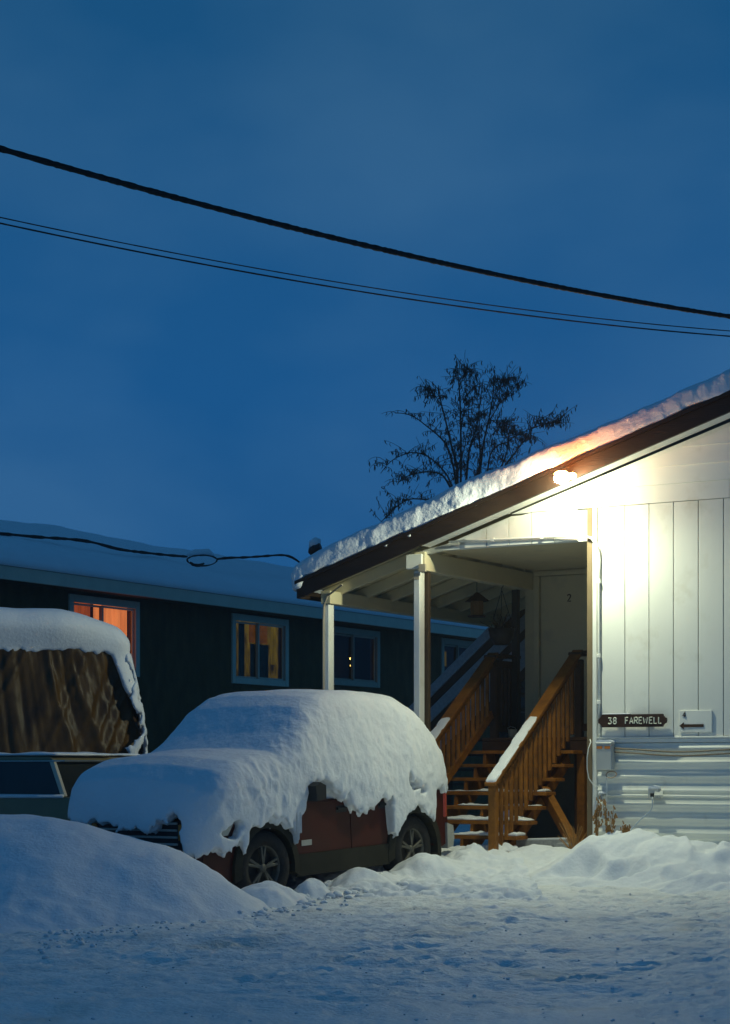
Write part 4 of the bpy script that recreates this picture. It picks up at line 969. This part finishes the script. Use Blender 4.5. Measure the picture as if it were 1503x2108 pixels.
# ------------------------------------------------------------------ old car further left
oc = thing('old_car', 'olive old car with thin snow on its roof behind the snow bank', 'car', W(0, 0, 0), TH)
oa = at(128, 1640, 21.3); oc.location = (oa.x, oa.y, .0)
def op(b, n, m, par=None, **k): return b.build(n, m, par or oc, **k)
# local x runs forward (towards the white house), y away from the camera; origin at the foot of the front pillar
by0, by1 = 0.0, 1.65
op(MB().prism([(-3.3, .3), (-3.35, .78), (-2.6, .88), (0.02, .87), (1.25, .80), (1.4, .6), (1.38, .3)] + [(.98 + .36 * math.cos(t), .3 + .36 * math.sin(t)) for t in np.linspace(0, math.pi, 10)] + [(-2.4 + .36 * math.cos(t), .3 + .36 * math.sin(t)) for t in np.linspace(0, math.pi, 10)], by0, by1), 'body', OLIVE)
op(MB().prism([(-.02, .88), (-.16, 1.25), (-.20, 1.27), (-2.1, 1.27), (-2.6, .88)], by0 + .05, by1 - .05), 'greenhouse', CARGLASS)
op(MB().prism([(-.12, 1.268), (-.2, 1.315), (-1.9, 1.32), (-2.1, 1.268)], by0 + .02, by1 - .02), 'roof_panel', OLIVE)
for y in (by0 + .04, by1 - .04):
    op(MB().bar((0, y, .87), (-.17, y, 1.275), .055, .05, up=(0, 1, 0)), 'pillar', OLDWHITE); op(MB().bar((-1.1, y, .87), (-1.12, y, 1.275), .06, .05, up=(0, 1, 0)), 'pillar', OLIVE); op(MB().bar((-2.55, y, .87), (-2.05, y, 1.275), .06, .05, up=(0, 1, 0)), 'pillar', OLIVE)  # front pillar is paler: lamp light on it is put into its colour
    op(MB().tube([(-2.05, y - .03, 1.268), (-.17, y - .03, 1.268), (.0, y + .01, 1.268)], .009, 6), 'trim_strip', CHROME)
op(MB().bar((-.14, by0 + .05, 1.265), (-.14, by1 - .05, 1.265), .05, .02), 'windshield_header', CHROME)
for x in (.98, -2.4):
    for y in (.1, by1 - .1): op(MB().lathe([(0, -.09), (.2, -.09), (.29, -.08), (.31, -.04), (.31, .04), (.29, .08), (.2, .09), (0, .09)], (x, y, .25), 20, 'y'), 'wheel', RUBBER, smooth=True)
sx, sy, sz = grid3((-2.2, -.05, 1.28), (.0, 1.72, 1.46), .03)
F = smax(smax(sz - 1.355 - .02 * fbm(sx, sy, 0, 2.5, 2, 500), np.maximum(np.maximum(sx + .10, -2.0 - sx), np.maximum(.03 - sy, sy - 1.62)), .06), 1.322 - sz, .01)
Ps, Fs = surface_nets(F, (-2.2, -.05, 1.28), .03); np_mesh('snow_cover', Ps, Fs, SNOW, oc)
op(MB().tube([(-2.5, -.01, .885), (-1.2, -.012, .875), (.02, -.01, .88)], [.02, .024, .02], 6), 'window_ledge_snow', SNOW, smooth=True)

# ------------------------------------------------------------------ tarp covered load
tp = thing('tarp_covered_load', 'tall load draped in a brown tarp with thick snow on top', 'covered load', (-4.15, 24.05, .11), R(15), scale=.905)
TM = mat('brown_tarp', (.075, .038, .008), .46, .25, 2.2, stretch=(1.2, 1.2, .7), bump=.5, bscale=6, spec=.3, dirt=(.036, .018, .005), dscale=2.2, dpos=(.45, .7))
nt = TM.node_tree; bs_ = nt.nodes['Principled BSDF']
nA, nZ = 320, 90
TZ = np.linspace(0, 1, nZ)
vs = np.zeros((nA + 1, nZ, 3))
hw, hd = 1.15, 1.12
for i in range(nA + 1):
    a = 2 * math.pi * i / nA; ca, sa = math.cos(a), math.sin(a)
    p_ = 5.0; rr = (abs(ca) ** p_ + abs(sa) ** p_) ** (-1 / p_); bx, by = rr * ca, rr * sa
    for_z = 3.02 * (1 - TZ)
    flare = np.interp(for_z, [0, 1.5, 1.9, 2.5, 3.02], [1.22, 1.24, 1.20, 1.08, .97])
    fl = .010 * np.sin(a * 13 + 1.8 * np.sin(a * 5) + for_z * .9) * (1 - for_z / 3.4) + .055 * (.45 - np.abs(vnoise(np.full(nZ, a * 5.0) + for_z * .9, for_z * .55, np.zeros(nZ), 3))) + .038 * (.4 - np.abs(vnoise(np.full(nZ, a * 8.0) - for_z * 2.6, for_z * .45, np.zeros(nZ), 9))) + .025 * (.4 - np.abs(vnoise(np.full(nZ, a * 19.0) + for_z * 2.1, for_z * .9, np.zeros(nZ), 19)))
    x = bx * hw * flare; y = by * hd * np.interp(for_z, [0, 3.02], [1.06, 1.0])
    vs[i, :, 0] = x + ca * fl * 1.6; vs[i, :, 1] = y + sa * fl * 1.6; vs[i, :, 2] = for_z
tar = np_mesh('tarp', vs.reshape(-1, 3), grid_faces(nA + 1, nZ), TM, tp)
LO2 = (-1.8, -1.7, .9); sx, sy, sz = grid3(LO2, (1.9, 1.5, 3.7), .035)
flz = np.interp(sz, [0, 1.5, 1.9, 2.5, 3.02], [1.22, 1.24, 1.20, 1.08, .97])
qt = smax(smax(np.abs(sx) - 1.14 * flz, np.abs(sy) - 1.12, .22), sz - 3.0, .30) 
thk = .035 + .19 * sstep(2.72, 3.08, sz) * sstep(1.25, .2, sx) + .06 * sstep(2.6, 2.9, sz) 
edge = 2.74 - .06 * sx - .50 * sstep(-.04, .12, sx - (1.14 * flz - .21)) + .05 * fbm(sx, sy * .3, 0, 5.5, 3, 601) + .045 * fbm(sx, sz * .3, 0, 14, 2, 603)
F = smax(qt - thk - .05 * np.clip((-.3 - sx), 0, 2), (edge - sz) * .8, .03) + .010 * fbm(sx, sy, sz, 2.2, 2, 605)
Ps, Fs = surface_nets(F, LO2, .035); np_mesh('snow_cover', Ps, Fs, SNOW, tp)
# shreds of snow caught on the folds: thin crusts that follow the tarp
F = None
for (px, py, rx, rz_, tl) in ((268, 1380, .05, .20, .32), (276, 1440, .07, .26, .22), (287, 1478, .05, .18, .28), (293, 1400, .04, .16, .35), (302, 1452, .06, .13, .1), (309, 1512, .07, .14, -.1), (300, 1535, .07, .12, 0), (282, 1525, .06, .06, 0), (268, 1545, .07, .12, 0), (300, 1500, .05, .06, 0)):
    yy = 23.0 if px < 250 else 23.35
    P_ = at(px, py, yy); x_, z_ = (P_.x + 3.98) / .905, (P_.z - .11) / .905
    dd = np.sqrt(((sx - x_ + (sz - z_) * tl) / rx) ** 2 + ((sz - z_) / rz_) ** 2) - 1 + .85 * fbm(sx, sy * .4, sz, 9, 3, 640, .75)
    dd = dd * min(rx, rz_); F = dd if F is None else np.minimum(F, dd)
F = smax(smax(F, np.abs(qt - .04) - .03, .02), sy + .2, .02)
Ps, Fs = surface_nets(F, LO2, .035); o_ = np_mesh('snow_patches', Ps, Fs, SNOW, tp); o_['kind'] = 'stuff'

# ------------------------------------------------------------------ wires across the sky
def sky_wire(name, label, px0, py0, Y0, px1, py1, Y1, sag, r, am, group=None, seg=160):
    a, b = at(px0, py0, Y0), at(px1, py1, Y1); d = b - a; a2 = a - d * .35; b2 = b + d * .35
    P = []
    for i in range(seg + 1):
        t = i / seg; s = -.35 + 1.7 * t; p = a2.lerp(b2, t); p.z -= sag * (4 * s * (1 - s)); P.append(p)
    base = P[seg // 2].copy()
    o = frosty(MB(), sub(P, base), r, am, 0, 7).build(name, BLACKRUB, None, True, base)
    return tag(o, label, 'cable', group)
sky_wire('overhead_cable', 'thick black frosted cable sagging across the sky, uppermost', 78, 328, 13.8, 1428, 640, 18.3, .085, .0225, .13, None, 420)
sky_wire('overhead_wire', 'upper of the two thin wires below the thick cable', 78, 464, 17.3, 1428, 675, 21.3, .10, .0055, .1, 'thin overhead wires')
sky_wire('overhead_wire', 'lower of the two thin wires below the thick cable', 78, 476, 17.2, 1428, 686, 21.2, .10, .0075, .1, 'thin overhead wires')

# ------------------------------------------------------------------ bare birch behind the house
YT = 45.0
tb = at(665 / 3.955 + 780, 1100, YT); tb.z = .1
tree = thing('birch_tree', 'bare weeping birch rising behind the snowy roof of the white house', 'tree', tb)
def cpt(c, dy=0): return at(780 + c[0] / 3.955, 720 + c[1] / 3.955, YT + dy)
LIMBS = [([(655, 1700), (665, 1300), (668, 900), (670, 650), (660, 400), (655, 200), (630, 95)], .11, .02),
 ([(665, 1400), (640, 1200), (640, 950), (590, 780), (540, 560), (510, 450), (485, 290)], .07, .015),
 ([(660, 1350), (620, 1000), (560, 780), (480, 690), (360, 600), (300, 545), (200, 512), (130, 515)], .055, .012),
 ([(668, 1400), (700, 1200), (730, 850), (760, 720), (800, 640), (820, 450), (850, 240)], .06, .012),
 ([(670, 1450), (780, 1200), (830, 950), (850, 760), (880, 640), (910, 500), (930, 370), (945, 165)], .07, .012),
 ([(670, 1420), (760, 1200), (830, 900), (815, 680), (820, 500), (770, 215)], .05, .012),
 ([(780, 1250), (880, 1050), (900, 860), (960, 770), (1050, 760), (1110, 690), (1210, 690), (1250, 780)], .045, .012),
 ([(650, 1300), (600, 1120), (560, 1020), (480, 930), (380, 850), (270, 830), (150, 870), (80, 920), (15, 1005)], .045, .010),
 ([(650, 1320), (600, 1150), (520, 1010), (400, 990), (280, 1010), (180, 1050), (150, 1100)], .05, .012),
 ([(650, 1400), (560, 1250), (400, 1220), (250, 1210), (150, 1270), (20, 1400)], .04, .012),
 ([(880, 1100), (1000, 950), (1040, 850), (1060, 720), (1030, 600), (980, 540)], .035, .010),
 ([(900, 1150), (1000, 980), (1100, 850), (1200, 720), (1250, 640), (1310, 570), (1400, 520)], .04, .010),
 ([(1250, 640), (1330, 610), (1400, 600), (1480, 585)], .018, .008),
 ([(890, 600), (980, 440), (1040, 390), (1100, 310), (1150, 290)], .025, .008),
 ([(660, 300), (700, 180), (745, 148)], .018, .008), ([(670, 650), (700, 450), (740, 330), (800, 290)], .025, .008),
 ([(640, 950), (700, 800), (720, 650), (780, 560), (850, 520)], .022, .008), ([(900, 560), (960, 600), (1010, 640), (1050, 740)], .02, .008),
 ([(510, 450), (460, 380), (430, 330), (400, 350)], .016, .007), ([(930, 400), (1000, 260), (1060, 240)], .016, .007)]
trk = MB(); lim = MB(); twg = MB()
rnd = random.Random(5)
def interp_poly(P, n):
    P = [Vector(p) for p in P]; L = [0]
    for a, b in zip(P[:-1], P[1:]): L.append(L[-1] + (b - a).length)
    out = []
    for i in range(n):
        s = L[-1] * i / (n - 1); k = max(j for j in range(len(L)) if L[j] <= s + 1e-9); k = min(k, len(P) - 2)
        out.append(P[k].lerp(P[k + 1], (s - L[k]) / max(1e-6, L[k + 1] - L[k])))
    return out
for li, (pp_, r0, r1) in enumerate(LIMBS):
    dy = rnd.uniform(-1.6, 1.6); n = len(pp_)
    P = [cpt(p, dy * i / (n - 1)) - tb for i, p in enumerate(pp_)]
    if li == 0: P = [Vector((0, 0, -.2))] + P
    P = smooth_pts(interp_poly(P, 22), 1)
    rs = [r0 + (r1 - r0) * (i / 21) ** .7 for i in range(22)]
    (trk if li == 0 else lim).tube(P, [r * .72 for r in rs], 6)
    nt_ = 34
    for k in range(nt_):
        t = rnd.uniform(.30, 1.0); i = min(20, int(t * 21)); p = P[i].lerp(P[i + 1], t * 21 - i)
        if (tb.z + p.z) < 5.6: continue
        a = rnd.uniform(0, 6.28); L = rnd.uniform(.2, .62); d = Vector((math.cos(a), math.sin(a), rnd.uniform(.0, 1.2))).normalized(); droop_ = rnd.choice((-.38, -.2, -.05, .03))
        pts = [p]; q = p.copy()
        for s in range(5):
            q = q + d * L / 5; d = (d + Vector((rnd.uniform(-.22, .22), 0, droop_))).normalized(); pts.append(q.copy())
        twg.tube(pts, [.0085, .0075, .007, .006, .005, .004], 3, False)
        for s in range(1, 6):
            for _ in range(2):
                if rnd.random() < .36:
                    c = pts[s] + Vector((rnd.uniform(-.05, .05), rnd.uniform(-.05, .05), 0)); hgt = rnd.uniform(.06, .13); w_ = rnd.uniform(.009, .017)
                    twg.tube([c, c + Vector((rnd.uniform(-.02, .02), 0, -hgt * .5)), c + Vector((rnd.uniform(-.04, .04), 0, -hgt))], [w_ * .6, w_, w_ * .4], 3, False)
trk.build('trunk', BARK, tree, fix=False); lim.build('limbs', BARK, tree, fix=False); tw = twg.build('twigs', BARK, tree, fix=False); tw['kind'] = 'stuff'

# ------------------------------------------------------------------ dark wood far behind the houses
wd_ = random.Random(3); wv, wf_ = [], []
for k in range(15000):
    ang = wd_.uniform(-.35, .35); Yw = wd_.uniform(58, 66); x = Yw * math.tan(ang); hz = 3.6 + 1.0 * math.sin(x * .5) + .8 * math.sin(x * 1.7 + 1); z = wd_.uniform(0, 1) ** .8 * hz
    a, b = Vector((wd_.uniform(-1, 1), wd_.uniform(-1, 1), wd_.uniform(-1, 1))) * .4, Vector((wd_.uniform(-1, 1), wd_.uniform(-1, 1), wd_.uniform(-1, 1))) * .4
    c = Vector((x, Yw, z)); o = len(wv); wv += [tuple(c + a), tuple(c + b), tuple(c - a * .8), tuple(c - b * .9)]; wf_.append((o, o + 1, o + 2, o + 3))
tag(MB().add(wv, wf_).build('far_wood', mat('dark_foliage', (.03, .03, .022), .9, .3), fix=False), 'low dark wood far behind the houses', kind='stuff')

# ------------------------------------------------------------------ dry weeds at the foot of the house
def weed(name, label, u, v, stems, hgt, spread, head, group=None, droop=.0, z=None):
    p = W(u, v, 0); zz = float(ground_z(np.array([p.x]), np.array([p.y]))[0]) + .05 if z is None else z
    t = thing(name, label, 'plant', W(u, v, zz), TH, group); b = MB(); hd = MB()
    for i in range(stems):
        a = random.uniform(0, 6.28); L = hgt * random.uniform(.6, 1.1); e = random.uniform(0, spread); x, y = math.cos(a) * e, math.sin(a) * e * .4
        P = [Vector((x * .2, y * .2, -.05)), Vector((x * .5, y * .5, L * .5)), Vector((x * (1 + droop), y, L * (1 - droop * .4)))]; b.tube(P, [.006, .005, .003], 4)
        if head:
            for _ in range(10):
                s = random.uniform(.45, 1.05); c = P[0].lerp(P[2], s) + Vector((random.uniform(-.025, .025), random.uniform(-.02, .02), 0)); hd.tube([c, c + Vector((random.uniform(-.02, .02), 0, .035))], [.009, .006], 4)
    b.build('stem', STRAW, t)
    if head: hd.build('seed_head', STRAW, t)
weed('dry_weed', 'cluster of dry seed stalks below the meter box, leftmost', .13, -.22, 6, .52, .06, True, 'dry weeds by the skirting', z=.36)
weed('dry_weed', 'branching dry seed stalks below the meter box, right of another cluster', .27, -.22, 6, .44, .10, True, 'dry weeds by the skirting', z=.36)
weed('dry_weed', 'small dry tuft low on the skirting left of the dangling cord', .46, -.22, 4, .17, .06, True, 'dry weeds by the skirting', z=.40)
weed('dry_grass', 'straw coloured grass tuft beside the diagonal stair brace', -.28, .12, 34, .42, .24, False, z=.18, droop=.3)

# ------------------------------------------------------------------ thin ice haze in the air
hz = MB().add([(x, y, z) for x in (-70, 70) for y in (-6, 80) for z in (-1.6, 13)], [(0, 1, 3, 2), (4, 6, 7, 5), (0, 4, 5, 1), (2, 3, 7, 6), (0, 2, 6, 4), (1, 5, 7, 3)])
hm = bpy.data.materials.new('air_haze'); hm.use_nodes = True; hn = hm.node_tree.nodes; hn.clear()
ho = hn.new('ShaderNodeOutputMaterial'); hv_ = hn.new('ShaderNodeVolumePrincipled'); hv_.inputs['Color'].default_value = (.9, .92, .95, 1); hv_.inputs['Density'].default_value = HAZE; hv_.inputs['Anisotropy'].default_value = .35
hm.node_tree.links.new(hv_.outputs['Volume'], ho.inputs['Volume'])
tag(hz.build('haze', hm), 'thin cold haze filling the air over the yard', kind='stuff')
